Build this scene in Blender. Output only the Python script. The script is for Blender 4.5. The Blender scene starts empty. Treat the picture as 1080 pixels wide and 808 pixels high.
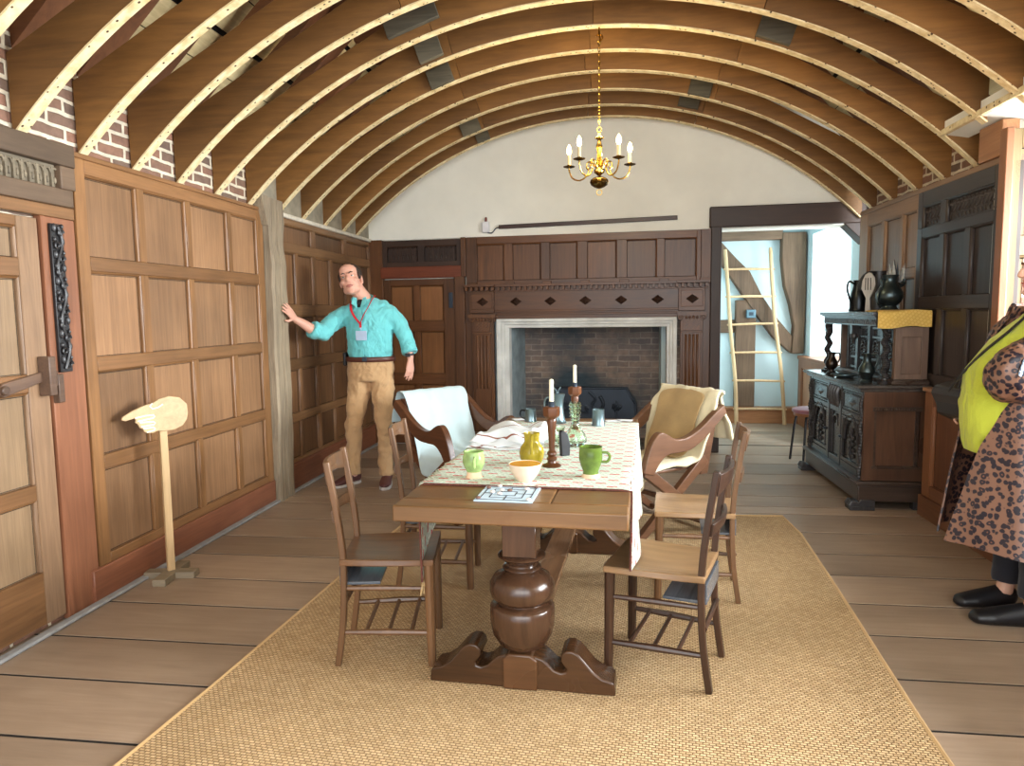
import bpy, bmesh, math, random
from math import sin, cos, pi, radians as rad, sqrt, atan2
from mathutils import Vector, Matrix, noise
random.seed(7)
S = bpy.context.scene
COL = S.collection

# ---------------------------------------------------------------- camera
cam_d = bpy.data.cameras.new('camera'); cam = bpy.data.objects.new('camera', cam_d); COL.objects.link(cam)
cam_d.sensor_width = 36.0; cam_d.lens = 750.0 / 1080.0 * 36.0; cam_d.clip_start = 0.02
_pit, _yaw, _rol = rad(5.63), rad(7.70), rad(-0.76)
_fw = Vector((-sin(_yaw) * cos(_pit), cos(_yaw) * cos(_pit), -sin(_pit)))
_r = Vector((cos(_yaw), sin(_yaw), 0)); _u = _r.cross(_fw)
_r2 = cos(_rol) * _r + sin(_rol) * _u; _u2 = -sin(_rol) * _r + cos(_rol) * _u
_m = Matrix((( _r2.x, _u2.x, -_fw.x), (_r2.y, _u2.y, -_fw.y), (_r2.z, _u2.z, -_fw.z))).to_4x4()
_m.translation = (0, 0, 1.4); cam.matrix_world = _m
S.camera = cam

# ---------------------------------------------------------------- world, lights, exposure
S.view_settings.view_transform = 'Standard'; S.view_settings.look = 'None'
S.view_settings.gamma = 1.0; S.view_settings.use_curve_mapping = False
S.view_settings.exposure = 0.6
W = bpy.data.worlds.new('sky'); S.world = W; W.use_nodes = True
bg = W.node_tree.nodes['Background']; bg.inputs[0].default_value = (0.86, 0.93, 1.0, 1); bg.inputs[1].default_value = 1.9

def area(name, loc, direction, sx, sy, power, col=(1, 1, 1), spread=180):
    d = bpy.data.lights.new(name, 'AREA'); d.shape = 'RECTANGLE'; d.size = sx; d.size_y = sy; d.energy = power
    d.color = col; d.spread = rad(spread)
    o = bpy.data.objects.new(name, d); COL.objects.link(o); o.location = loc
    o.rotation_euler = Vector(direction).to_track_quat('-Z', 'Y').to_euler()
    return o
# daylight through the bay window beside the camera (two lights either side of its pier) and the far room's window
area('daylight_bay_far', (4.3, 3.95, 1.95), (-1, -0.1, -0.2), 1.5, 1.9, 640, (0.90, 0.96, 1.0))
area('daylight_bay_near', (4.3, 1.9, 1.95), (-1, 0.0, -0.2), 1.5, 1.9, 330, (0.92, 0.97, 1.0))
area('daylight_far_window', (2.92, 8.1, 1.55), (-1, 0.0, -0.12), 1.25, 1.3, 52, (0.86, 0.96, 1.0))
area('fill_behind', (0.3, -1.6, 1.9), (0, 1, -0.08), 3.8, 1.8, 75, (1.0, 0.97, 0.93))  # added front fill at the open room end behind the camera

# ---------------------------------------------------------------- materials
def lin(c):
    f = lambda x: x / 12.92 if x <= 0.04045 else ((x + 0.055) / 1.055) ** 2.4
    return tuple(f(v / 255.0) for v in c[:3]) + (1.0,)
class NT:
    def __init__(s, name):
        s.mat = bpy.data.materials.new(name); s.mat.use_nodes = True
        s.nt = s.mat.node_tree; s.N = s.nt.nodes; s.L = s.nt.links
        s.b = s.N['Principled BSDF']
    def n(s, t, **kw):
        x = s.N.new(t)
        for k, v in kw.items(): setattr(x, k, v)
        return x
    def link(s, a, b): s.L.new(a, b)
    def setv(s, **kw):
        for k, v in kw.items(): s.b.inputs[k.replace('_', ' ')].default_value = v
    def coord(s, kind='Object'):
        return s.n('ShaderNodeTexCoord').outputs[kind]
    def tone(s):
        a = s.n('ShaderNodeAttribute', attribute_name='tone'); return a.outputs['Fac']
    def math(s, op, a, b=None, c=None):
        x = s.n('ShaderNodeMath', operation=op)
        for i, v in enumerate((a, b, c)):
            if v is None: continue
            if isinstance(v, (int, float)): x.inputs[i].default_value = v
            else: s.link(v, x.inputs[i])
        return x.outputs[0]
    def mapping(s, vec, scale=(1, 1, 1), loc=None, rot=(0, 0, 0)):
        x = s.n('ShaderNodeMapping'); s.link(vec, x.inputs['Vector'])
        x.inputs['Scale'].default_value = scale; x.inputs['Rotation'].default_value = rot
        if loc is not None:
            if isinstance(loc, tuple): x.inputs['Location'].default_value = loc
            else:
                k = s.n('ShaderNodeCombineXYZ')
                for i in range(3): s.link(loc, k.inputs[i])
                s.link(k.outputs[0], x.inputs['Location'])
        return x.outputs[0]
    def noise(s, vec, scale=5, detail=4, rough=0.55, dist=0.0):
        x = s.n('ShaderNodeTexNoise'); s.link(vec, x.inputs['Vector'])
        x.inputs['Scale'].default_value = scale; x.inputs['Detail'].default_value = detail
        x.inputs['Roughness'].default_value = rough; x.inputs['Distortion'].default_value = dist
        return x.outputs['Fac']
    def ramp(s, fac, stops):
        x = s.n('ShaderNodeValToRGB'); s.link(fac, x.inputs[0]); e = x.color_ramp.elements
        while len(e) < len(stops): e.new(0.5)
        for el, (p, c) in zip(e, stops): el.position = p; el.color = c
        return x.outputs[0]
    def mix(s, fac, a, b, mode='MIX'):
        x = s.n('ShaderNodeMix', data_type='RGBA', blend_type=mode)
        for i, v in ((0, fac), (6, a), (7, b)):
            if isinstance(v, (int, float)): x.inputs[i].default_value = v
            elif isinstance(v, tuple): x.inputs[i].default_value = v
            else: s.link(v, x.inputs[i])
        return x.outputs[2]
    def bump(s, h, strength=0.2, dist=0.01):
        x = s.n('ShaderNodeBump'); s.link(h, x.inputs['Height']); x.inputs['Strength'].default_value = strength
        x.inputs['Distance'].default_value = dist; s.link(x.outputs[0], s.b.inputs['Normal'])
    def color(s, c):
        s.link(c, s.b.inputs['Base Color']) if not isinstance(c, tuple) else setattr(s.b.inputs['Base Color'], 'default_value', c)

def wood(name, dark, light, axis='z', rough=0.42, var=0.5, grain=16.0, bump=0.25, wear=None):
    m = NT(name); c = m.coord(); t = m.tone()
    rnd = m.n('ShaderNodeObjectInfo').outputs['Random']
    off = m.math('ADD', m.math('MULTIPLY', t, 23.0), m.math('MULTIPLY', rnd, 11.0))
    sc = {'x': (0.9, grain, grain), 'y': (grain, 0.9, grain), 'z': (grain, grain, 0.9)}[axis]
    v = m.mapping(c, sc, off)
    n1 = m.noise(v, 1.1, 6, 0.65, 1.6)
    sc2 = tuple(k * 5 for k in sc)
    n2 = m.noise(m.mapping(c, sc2, off), 1.0, 3, 0.6, 0.3)
    n3 = m.noise(m.mapping(c, (1.6, 1.6, 1.6), off), 1.0, 3, 0.5)
    f = m.math('ADD', m.math('MULTIPLY', n1, 0.5), m.math('ADD', m.math('MULTIPLY', n2, 0.24), m.math('MULTIPLY', n3, 0.26)))
    col = m.ramp(f, [(0.24, lin(dark)), (0.78, lin(light))])
    k = m.math('ADD', 1.0 - var * 0.5, m.math('MULTIPLY', t, var))
    k = m.math('MULTIPLY', k, m.math('ADD', 0.7, m.math('MULTIPLY', n3, 0.6)))
    kk = m.n('ShaderNodeCombineColor')
    for i in range(3): m.link(k, kk.inputs[i])
    col = m.mix(1.0, col, kk.outputs[0], 'MULTIPLY')
    if wear:
        w = m.ramp(m.noise(m.mapping(c, (3, 3, 3), off), 1.2, 5, 0.65), [(0.52, (0, 0, 0, 1)), (0.72, (1, 1, 1, 1))])
        col = m.mix(w, col, lin(wear))
    m.color(col); m.setv(Roughness=rough)
    m.link(m.math('ADD', rough - 0.05, m.math('MULTIPLY', n3, 0.12)), m.b.inputs['Roughness'])
    m.bump(f, bump, 0.004)
    return m.mat
def plain(name, col, rough=0.5, metal=0.0, nscale=6, var=0.12, bump=0.0, bscale=60, **kw):
    m = NT(name); c = m.coord(); n = m.noise(c, nscale, 4)
    d = tuple(v * (1 - var) for v in lin(col)[:3]) + (1,); l = tuple(min(1, v * (1 + var)) for v in lin(col)[:3]) + (1,)
    m.color(m.ramp(n, [(0.3, d), (0.7, l)])); m.setv(Roughness=rough, Metallic=metal)
    for k, v in kw.items(): m.b.inputs[k.replace('_', ' ')].default_value = v
    if bump: m.bump(m.noise(c, bscale, 4), bump, 0.003)
    return m.mat
def cloth(name, col, rough=0.9, scale=220, bump=0.4, var=0.1, fold=0):
    m = NT(name); c = m.coord()
    n = m.noise(c, 7, 4)
    d = tuple(v * (1 - var) for v in lin(col)[:3]) + (1,); l = tuple(min(1, v * (1 + var)) for v in lin(col)[:3]) + (1,)
    m.color(m.ramp(n, [(0.3, d), (0.7, l)])); m.setv(Roughness=rough)
    m.b.inputs['Sheen Weight'].default_value = 0.15
    if fold:
        m.bump(m.math('ADD', m.noise(m.mapping(c, (1, 1, .6)), fold, 3, .5, 1.8), m.math('MULTIPLY', m.noise(c, scale, 2), .03)), 0.6, 0.05)
    else: m.bump(m.noise(c, scale, 2), bump, 0.002)
    return m.mat
def brick(name, c1, c2, mortar, bw=0.21, bh=0.064, ms=0.011, axes='yz', soot=None):
    m = NT(name); c = m.coord(); sx = m.n('ShaderNodeSeparateXYZ'); m.link(c, sx.inputs[0])
    cb = m.n('ShaderNodeCombineXYZ'); ix = {'x': 0, 'y': 1, 'z': 2}
    m.link(sx.outputs[ix[axes[0]]], cb.inputs[0]); m.link(sx.outputs[ix[axes[1]]], cb.inputs[1])
    wob = m.n('ShaderNodeTexNoise'); m.link(c, wob.inputs['Vector']); wob.inputs['Scale'].default_value = 9
    va = m.n('ShaderNodeVectorMath', operation='MULTIPLY_ADD'); m.link(wob.outputs['Color'], va.inputs[0])
    va.inputs[1].default_value = (0.02, 0.02, 0.02); m.link(cb.outputs[0], va.inputs[2])
    b = m.n('ShaderNodeTexBrick'); m.link(va.outputs[0], b.inputs['Vector'])
    b.inputs['Scale'].default_value = 1.0; b.inputs['Brick Width'].default_value = bw; b.inputs['Row Height'].default_value = bh
    b.inputs['Mortar Size'].default_value = ms; b.inputs['Mortar Smooth'].default_value = 0.3; b.inputs['Bias'].default_value = 0.0
    b.inputs['Color1'].default_value = lin(c1); b.inputs['Color2'].default_value = lin(c2); b.inputs['Mortar'].default_value = lin(mortar)
    n = m.noise(c, 14, 5, 0.65)
    col = m.mix(0.55, b.outputs['Color'], m.ramp(n, [(0.3, (0.45, 0.42, 0.42, 1)), (0.7, (1.25, 1.2, 1.15, 1))]), 'MULTIPLY')
    if soot:
        col = m.mix(m.ramp(m.noise(c, 1.3, 4, 0.6), [(0.36, (0, 0, 0, 1)), (0.66, (1, 1, 1, 1))]), col, lin(soot))
    m.color(col); m.setv(Roughness=0.9)
    h = m.math('ADD', m.math('MULTIPLY', b.outputs['Fac'], -1.0), m.math('MULTIPLY', n, 0.5)); m.bump(h, 0.8, 0.012)
    return m.mat

# ---------------------------------------------------------------- mesh builder
class MB:
    def __init__(s): s.v = []; s.f = []; s.m = []; s.t = []
    def add(s, vs, fs, mi=0, tone=None, M=None):
        o = len(s.v); tone = random.random() if tone is None else tone
        for p in vs:
            p = Vector(p); s.v.append(M @ p if M is not None else p)
        for f in fs: s.f.append([i + o for i in f]); s.m.append(mi); s.t.append(tone)
        return s
    def box(s, x0, x1, y0, y1, z0, z1, mi=0, tone=None, M=None):
        vs = [(x, y, z) for z in (z0, z1) for y in (y0, y1) for x in (x0, x1)]
        return s.add(vs, [(0, 2, 3, 1), (4, 5, 7, 6), (0, 1, 5, 4), (2, 6, 7, 3), (0, 4, 6, 2), (1, 3, 7, 5)], mi, tone, M)
    def bar(s, a, b, w, h, up=(0, 0, 1), mi=0, tone=None, w1=None, h1=None, M=None):
        a, b = Vector(a), Vector(b); d = (b - a).normalized(); up = Vector(up)
        r = d.cross(up); r = r.normalized() if r.length > 1e-6 else Vector((1, 0, 0)); u = r.cross(d)
        w1 = w if w1 is None else w1; h1 = h if h1 is None else h1
        vs = [p + r * (sx * ww / 2) + u * (sz * hh / 2) for p, ww, hh in ((a, w, h), (b, w1, h1)) for sz in (-1, 1) for sx in (-1, 1)]
        return s.add(vs, [(0, 2, 3, 1), (4, 5, 7, 6), (0, 1, 5, 4), (2, 6, 7, 3), (0, 4, 6, 2), (1, 3, 7, 5)], mi, tone, M)
    def prism(s, pts, fn, d0, d1, mi=0, tone=None, M=None):
        n = len(pts); vs = [fn(a, b, d) for d in (d0, d1) for a, b in pts]
        fs = [tuple(range(n)), tuple(range(2 * n - 1, n - 1, -1))] + [(i, (i + 1) % n, (i + 1) % n + n, i + n) for i in range(n)]
        return s.add(vs, fs, mi, tone, M)
    def tube(s, path, r, n=8, mi=0, tone=None, M=None, cap=True, sq=None, up=None):
        P = [Vector(p) for p in path]; k = len(P)
        R = r if isinstance(r, (list, tuple)) else [r] * k
        ref = Vector(up) if up else None; vs = []; prev = None
        for i, p in enumerate(P):
            d = (P[min(i + 1, k - 1)] - P[max(i - 1, 0)])
            d = d.normalized() if d.length > 1e-9 else Vector((0, 0, 1))
            if prev is None:
                a = ref if ref else (Vector((0, 0, 1)) if abs(d.z) < 0.9 else Vector((1, 0, 0)))
                x = (a - d * a.dot(d)).normalized()
            else:
                x = prev - d * prev.dot(d); x = x.normalized() if x.length > 1e-6 else d.orthogonal().normalized()
            prev = x; y = d.cross(x)
            rr = R[i]; ra, rb = rr if isinstance(rr, (tuple, list)) else (rr, rr)
            for j in range(n):
                t = 2 * pi * j / n + (pi / 4 if n == 4 else 0); c_, s_ = cos(t), sin(t)
                if sq: c_ = math.copysign(abs(c_) ** sq, c_); s_ = math.copysign(abs(s_) ** sq, s_)
                vs.append(p + x * (c_ * ra) + y * (s_ * rb))
        fs = [(i * n + j, i * n + (j + 1) % n, (i + 1) * n + (j + 1) % n, (i + 1) * n + j) for i in range(k - 1) for j in range(n)]
        if cap: fs += [tuple(range(n - 1, -1, -1)), tuple(range((k - 1) * n, k * n))]
        return s.add(vs, fs, mi, tone, M)
    def lathe(s, prof, n=24, c=(0, 0, 0), mi=0, tone=None, M=None, axis='z', gad=None):
        vs = []; fs = []; k = len(prof); c = Vector(c)
        for i, (r, z) in enumerate(prof):
            for j in range(n):
                t = 2 * pi * j / n; rr = max(r, 1e-4)
                if gad and gad[0] <= i <= gad[1]: rr *= 1 + gad[2] * (abs(sin(t * gad[3] / 2)) - 0.5)
                p = (rr * cos(t), rr * sin(t), z)
                vs.append(c + Vector(p if axis == 'z' else ((p[0], p[2], p[1]) if axis == 'y' else (p[2], p[0], p[1]))))
        fs = [(i * n + j, i * n + (j + 1) % n, (i + 1) * n + (j + 1) % n, (i + 1) * n + j) for i in range(k - 1) for j in range(n)]
        fs += [tuple(range(n - 1, -1, -1)), tuple(range((k - 1) * n, k * n))]
        return s.add(vs, fs, mi, tone, M)
    def ell(s, c, r, n=14, mi=0, tone=None, M=None):
        k = n // 2 + 1; c = Vector(c); vs = []; L = M if M is not None else None
        for i in range(k + 1):
            a = -pi / 2 + pi * i / k
            for j in range(n):
                t = 2 * pi * j / n
                p = Vector((max(cos(a), 1e-3) * cos(t) * r[0], max(cos(a), 1e-3) * sin(t) * r[1], sin(a) * r[2]))
                vs.append((L @ p if L is not None else p) + c)
        fs = [(i * n + j, i * n + (j + 1) % n, (i + 1) * n + (j + 1) % n, (i + 1) * n + j) for i in range(k) for j in range(n)]
        fs += [tuple(range(n - 1, -1, -1)), tuple(range(k * n, (k + 1) * n))]
        return s.add(vs, fs, mi, tone)
    def sheet(s, fn, nu, nv, th=0.004, mi=0, tone=None, M=None):
        P = [[Vector(fn(i / nu, j / nv)) for j in range(nv + 1)] for i in range(nu + 1)]
        vs = [p for row in P for p in row]; w = nv + 1; nrm = []
        for i in range(nu + 1):
            for j in range(nv + 1):
                a = P[min(i + 1, nu)][j] - P[max(i - 1, 0)][j]; b = P[i][min(j + 1, nv)] - P[i][max(j - 1, 0)]
                q = a.cross(b); nrm.append(q.normalized() if q.length > 1e-9 else Vector((0, 0, 1)))
        K = len(vs); vs2 = [v - q * th for v, q in zip(vs, nrm)]
        fs = []
        for i in range(nu):
            for j in range(nv):
                a, b, c, d = i * w + j, (i + 1) * w + j, (i + 1) * w + j + 1, i * w + j + 1
                fs += [(a, b, c, d), (a + K, d + K, c + K, b + K)]
        for i in range(nu):
            for j in (0, nv):
                a, b = i * w + j, (i + 1) * w + j; fs.append((a, a + K, b + K, b))
        for j in range(nv):
            for i in (0, nu):
                a, b = i * w + j, i * w + j + 1; fs.append((a, b, b + K, a + K))
        return s.add(vs + vs2, fs, mi, tone, M)
    def build(s, name, mats, parent=None, M=None, loc=None, bevel=0.0, seg=2, smooth=35, sub=0, remesh=0.0, relax=0, wrinkle=None):
        me = bpy.data.meshes.new(name)
        me.from_pydata([tuple(M @ p) if M is not None else tuple(p) for p in s.v], [], s.f)
        bm = bmesh.new(); bm.from_mesh(me); bmesh.ops.recalc_face_normals(bm, faces=bm.faces[:]); bm.to_mesh(me); bm.free()
        mats = list(mats) if isinstance(mats, (list, tuple)) else [mats]
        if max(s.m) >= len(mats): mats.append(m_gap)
        for mt in mats: me.materials.append(mt)
        me.polygons.foreach_set('material_index', s.m)
        at = me.attributes.new('tone', 'FLOAT', 'FACE'); at.data.foreach_set('value', s.t)
        if smooth:
            me.shade_smooth()
            if smooth < 180: me.set_sharp_from_angle(angle=rad(smooth))
        o = bpy.data.objects.new(name, me); COL.objects.link(o)
        if parent is not None: o.parent = parent
        if loc is not None: o.location = loc
        if remesh:
            md = o.modifiers.new('remesh', 'REMESH'); md.mode = 'VOXEL'; md.voxel_size = remesh; md.use_smooth_shade = True
        if relax:
            md = o.modifiers.new('relax', 'SMOOTH'); md.factor = 0.6; md.iterations = relax
        if wrinkle:
            tx = bpy.data.textures.new(name + '_fold', 'CLOUDS'); tx.noise_scale = wrinkle[1]; tx.noise_depth = 2
            md = o.modifiers.new('fold', 'DISPLACE'); md.texture = tx; md.strength = wrinkle[0]; md.mid_level = 0.5
            md.texture_coords = 'LOCAL'
        if bevel:
            md = o.modifiers.new('bevel', 'BEVEL'); md.width = bevel; md.segments = seg; md.limit_method = 'ANGLE'; md.angle_limit = rad(40)
            md.harden_normals = False
        if sub:
            md = o.modifiers.new('sub', 'SUBSURF'); md.levels = sub; md.render_levels = sub
        return o

def tag(o, label, cat, group=None, kind=None):
    o['label'] = label; o['category'] = cat
    if group: o['group'] = group
    if kind: o['kind'] = kind
    return o
def thing(name, label, cat, loc=(0, 0, 0), rz=0.0, group=None):
    o = bpy.data.objects.new(name, None); COL.objects.link(o); o.location = loc; o.rotation_euler = (0, 0, rz)
    return tag(o, label, cat, group)
def struct(o, label=None):
    o['kind'] = 'structure'
    if label: o['label'] = label
    return o
def clone(root):
    r = root.copy(); COL.objects.link(r)
    for ch in list(root.children):
        c = ch.copy(); COL.objects.link(c); c.parent = r
        for g in list(ch.children):
            d = g.copy(); COL.objects.link(d); d.parent = c
    return r
def arc(cx, cy, r, a0, a1, n):
    return [(cx + r * cos(a0 + (a1 - a0) * i / n), cy + r * sin(a0 + (a1 - a0) * i / n)) for i in range(n + 1)]
def spline(pts, n=8):
    P = [Vector(p) for p in pts]; out = []
    for i in range(len(P) - 1):
        p0, p1, p2, p3 = P[max(i - 1, 0)], P[i], P[i + 1], P[min(i + 2, len(P) - 1)]
        for k in range(n):
            t = k / n
            out.append(0.5 * ((2 * p1) + (p2 - p0) * t + (2 * p0 - 5 * p1 + 4 * p2 - p3) * t * t + (3 * p1 - p0 - 3 * p2 + p3) * t ** 3))
    out.append(P[-1]); return out
def rz(a): return Matrix.Rotation(a, 4, 'Z')
def tr(x, y, z): return Matrix.Translation((x, y, z))

# ================================================================ shared materials
OAK = dict(rough=0.40, bump=0.22)
m_oak_v = wood('oak_panelling_upright', (88, 58, 32), (158, 114, 72), 'z', var=0.4, **OAK)
m_oak_y = wood('oak_panelling_along', (84, 56, 31), (154, 110, 70), 'y', var=0.4, **OAK)
m_oak2_v = wood('aged_panelling_upright', (74, 48, 30), (146, 106, 70), 'z', var=0.6, **OAK)
m_oak2_y = wood('aged_panelling_along', (78, 52, 32), (150, 112, 74), 'y', var=0.5, **OAK)
m_red_v = wood('reddish_board', (104, 64, 44), (160, 106, 76), 'z', var=0.25, **OAK)
m_red_y = wood('reddish_board_along', (104, 60, 42), (168, 108, 78), 'y', var=0.25, **OAK)
m_brn_v = wood('brown_panelling_upright', (52, 29, 14), (126, 80, 43), 'z', var=0.4, rough=0.38, bump=0.2)
m_brn_x = wood('brown_panelling_along', (52, 29, 14), (124, 78, 42), 'x', var=0.35, rough=0.38, bump=0.2)
m_mah_x = wood('red_brown_rail', (78, 34, 18), (128, 64, 36), 'x', var=0.25, rough=0.35)
m_dkb_v = wood('dark_post', (34, 21, 15), (66, 44, 32), 'z', var=0.4, rough=0.5)
m_dkb_x = wood('dark_beam', (38, 24, 16), (76, 50, 34), 'x', var=0.4, rough=0.5)
m_dkb_y = wood('dark_beam_along', (62, 48, 36), (112, 90, 70), 'y', var=0.4, rough=0.55)
m_grey_y = wood('weathered_carving', (70, 62, 52), (150, 136, 112), 'y', var=0.4, rough=0.7)
m_tan_v = wood('light_panelling_upright', (104, 78, 56), (164, 130, 98), 'z', var=0.35, rough=0.45)
m_tan_y = wood('light_panelling_along', (104, 78, 56), (160, 126, 94), 'y', var=0.35, rough=0.45)
m_blk_v = wood('blackened_panelling_upright', (32, 25, 22), (72, 60, 54), 'z', var=0.4, rough=0.38)
m_blk_y = wood('blackened_panelling_along', (34, 27, 25), (74, 62, 56), 'y', var=0.4, rough=0.38)
m_post = wood('weathered_post', (74, 60, 46), (196, 178, 150), 'z', var=0.3, rough=0.8, grain=26, bump=0.9)
m_beamv = wood('old_timber_upright', (54, 42, 33), (140, 114, 90), 'z', var=0.3, rough=0.8, grain=18, bump=0.8)
m_beamx = wood('old_timber_along', (54, 42, 33), (138, 112, 88), 'x', var=0.3, rough=0.8, grain=18, bump=0.8)
m_floor = wood('floorboards', (134, 113, 94), (178, 156, 134), 'x', var=0.35, rough=0.42, grain=9, bump=0.05)
m_rib = wood('rib_timber', (84, 54, 20), (158, 110, 54), 'x', var=0.6, rough=0.6, grain=9, bump=0.25)
m_raft = wood('rafter_timber', (64, 36, 20), (120, 76, 44), 'x', var=0.6, rough=0.65, grain=9)
m_roof = wood('roof_boards', (150, 128, 86), (236, 218, 168), 'y', var=0.25, rough=0.7, grain=9)
m_cleat = wood('grey_cleat', (58, 54, 44), (120, 112, 92), 'x', var=0.5, rough=0.8, bump=0.6)
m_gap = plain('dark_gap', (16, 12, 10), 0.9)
m_plaster = plain('white_plaster', (242, 241, 230), 0.9, nscale=2.5, var=0.05, bump=0.25, bscale=14)
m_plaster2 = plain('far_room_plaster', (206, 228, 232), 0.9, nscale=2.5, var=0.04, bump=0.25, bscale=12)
m_ledge = plain('chalky_ledge', (214, 206, 190), 0.9, nscale=20, var=0.12, bump=0.5)
m_brick = brick('wall_brickwork', (150, 110, 90), (114, 96, 84), (220, 210, 188))
m_brick2 = brick('hearth_brickwork', (168, 146, 130), (128, 114, 108), (180, 166, 154), 0.24, 0.062, 0.008, 'xz', soot=(62, 78, 88))
m_brick2s = brick('hearth_brickwork_side', (160, 136, 118), (118, 104, 98), (176, 160, 146), 0.24, 0.062, 0.008, 'yz', soot=(40, 44, 48))
m_stone = plain('pale_hearth_stone', (226, 228, 224), 0.75, nscale=5, var=0.16, bump=0.3)
m_iron = plain('black_iron', (58, 68, 80), 0.4, 0.5, bump=0.3)
m_cream = wood('cream_shutter_wood', (104, 86, 54), (136, 116, 78), 'z', var=0.12, rough=0.45)
m_orng = wood('window_jamb_wood', (118, 72, 44), (162, 110, 74), 'z', var=0.2, rough=0.4)
m_carved = wood('black_carved_oak', (20, 19, 20), (52, 50, 52), 'z', var=0.4, rough=0.38)

def lath_mat():
    m = NT('nailed_lath_strip'); c = m.coord()
    v = m.n('ShaderNodeTexVoronoi'); m.link(m.mapping(c, (26, 26, 26)), v.inputs['Vector']); v.inputs['Scale'].default_value = 1.0
    f = m.ramp(v.outputs['Distance'], [(0.14, (0, 0, 0, 1)), (0.2, (1, 1, 1, 1))])
    base = m.ramp(m.noise(c, 18, 4), [(0.3, lin((206, 180, 128))), (0.7, lin((246, 230, 186)))])
    m.color(m.mix(f, lin((70, 48, 26)), base)); m.setv(Roughness=0.8); return m.mat
m_lath = lath_mat()

# ================================================================ room shell
BWM = Matrix.Translation((0, 7.245, 0)) @ rz(-0.0618)        # back wall frame: u = local x, depth = local y (into the wall)
XL, XR = -2.5, 2.19

# floor: wide boards running across the room
def floor_boards():
    b = MB(); ys = [-1.2, -0.85, -0.5, -0.14, 0.22, 0.58, 0.95, 1.31, 1.67, 2.03, 2.40, 2.74, 3.115, 3.455, 3.83, 4.17, 4.57, 4.98, 5.16, 5.46, 5.83, 6.2, 6.63, 7.03, 7.52]
    y = 7.56
    while y < 9.2: ys.append(y); y += 0.17
    for a, c in zip(ys[:-1], ys[1:]):
        x1 = 2.62 if a > 4.3 or a < 0.8 else 2.62
        g = 0.0085 if c < 7.6 else 0.003
        if abs(a - 7.52) < 0.001: continue
        b.box(-2.62, x1, a + g, c - g, -0.04, 0.0, 0)
    b.box(-2.7, 2.7, -1.2, 9.3, -0.08, -0.0035, 1)
    return struct(b.build('floor', [m_floor, m_gap], smooth=0))
floor_boards()

# brick shell walls
b = MB(); b.box(-2.85, -2.535, -1.2, 7.75, 0, 2.72); struct(b.build('wall_left', m_brick))
b = MB()
for y0, y1, z0, z1 in ((-1.2, 0.75, 0, 2.62), (4.36, 6.62, 0, 2.62), (0.75, 4.36, 2.46, 2.62), (0.75, 4.36, 0, 0.1)):
    b.box(2.3, 2.5, y0, y1, z0, z1)
struct(b.build('wall_right', m_brick))

# back wall: plaster gable above, openings for the hearth and the doorway below
b = MB(); d0, d1 = 0.03, 0.30
b.box(-2.7, -1.18, d0, d1, 0, 2.25); b.box(-1.18, 0.72, d0, d1, 1.32, 2.25); b.box(0.72, 1.06, d0, d1, 0, 2.25)
b.box(-2.7, 2.5, 0.0, d1, 2.18, 2.4)
b.prism([(-2.8, 2.4), (2.7, 2.4), (2.6, 2.7), (0.0, 5.2), (-2.7, 2.7)], lambda a, c, d: (a, d, c), 0.0, d1)
struct(b.build('wall_back', m_plaster, M=BWM))

# hearth recess
b = MB()
b.box(-1.10, 0.70, 0.62, 0.74, -0.02, 1.6, 0)
b.prism([(-1.02, 0.02), (-0.955, 0.63), (-1.2, 0.63), (-1.2, 0.02)], lambda a, c, d: (a, c, d), 0, 1.6, 2)
b.prism([(0.60, 0.02), (0.55, 0.63), (0.8, 0.63), (0.8, 0.02)], lambda a, c, d: (a, c, d), 0, 1.6, 1)
b.box(-1.2, 0.8, 0.0, 0.75, 1.55, 1.7, 0)
b.box(-1.2, 0.8, 0.02, 0.66, -0.02, 0.012, 0)
struct(b.build('wall_hearth', [m_brick2, m_brick2s, plain('sooted_render', (150, 166, 172), .85, nscale=5, var=.35, bump=.4)], M=BWM))

# roof slopes: boards laid along the room with dark gaps, over the rafters
def roof():
    b = MB()
    for sx, xf in ((-1, -2.86), (1, 2.86)):
        a = Vector((xf, 0, 2.42)); e = Vector((0, 0, 5.32)); n_ = 18; L = (e - a)
        nd = Vector((-L.z, 0, L.x)).normalized(); nd = nd if nd.z > 0 else -nd
        for i in range(n_):
            g = 0.035 if i % 2 == 1 else 0.008
            p = a + L * ((i) / n_); q = a + L * ((i + 1) / n_) - L.normalized() * g
            for y0, y1 in ((-1.2, 1.9), (1.9, 4.7), (4.7, 7.8)):
                vs = [p + Vector((0, y0, 0)), q + Vector((0, y0, 0)), q + Vector((0, y1, 0)), p + Vector((0, y1, 0))]
                vs += [v + nd * 0.02 for v in vs]
                b.add(vs, [(0, 1, 2, 3), (4, 7, 6, 5), (0, 4, 5, 1), (1, 5, 6, 2), (2, 6, 7, 3), (3, 7, 4, 0)], 0)
        vs = [a + Vector((0, -1.2, 0)) + nd * 0.03, e + Vector((0, -1.2, 0)) + nd * 0.03, e + Vector((0, 7.8, 0)) + nd * 0.03, a + Vector((0, 7.8, 0)) + nd * 0.03]
        vs += [v + nd * 0.05 for v in vs]
        b.add(vs, [(0, 1, 2, 3), (4, 7, 6, 5), (0, 4, 5, 1), (1, 5, 6, 2), (2, 6, 7, 3), (3, 7, 4, 0)], 1)
    return struct(b.build('ceiling', [m_roof, m_gap]))
roof()

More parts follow.
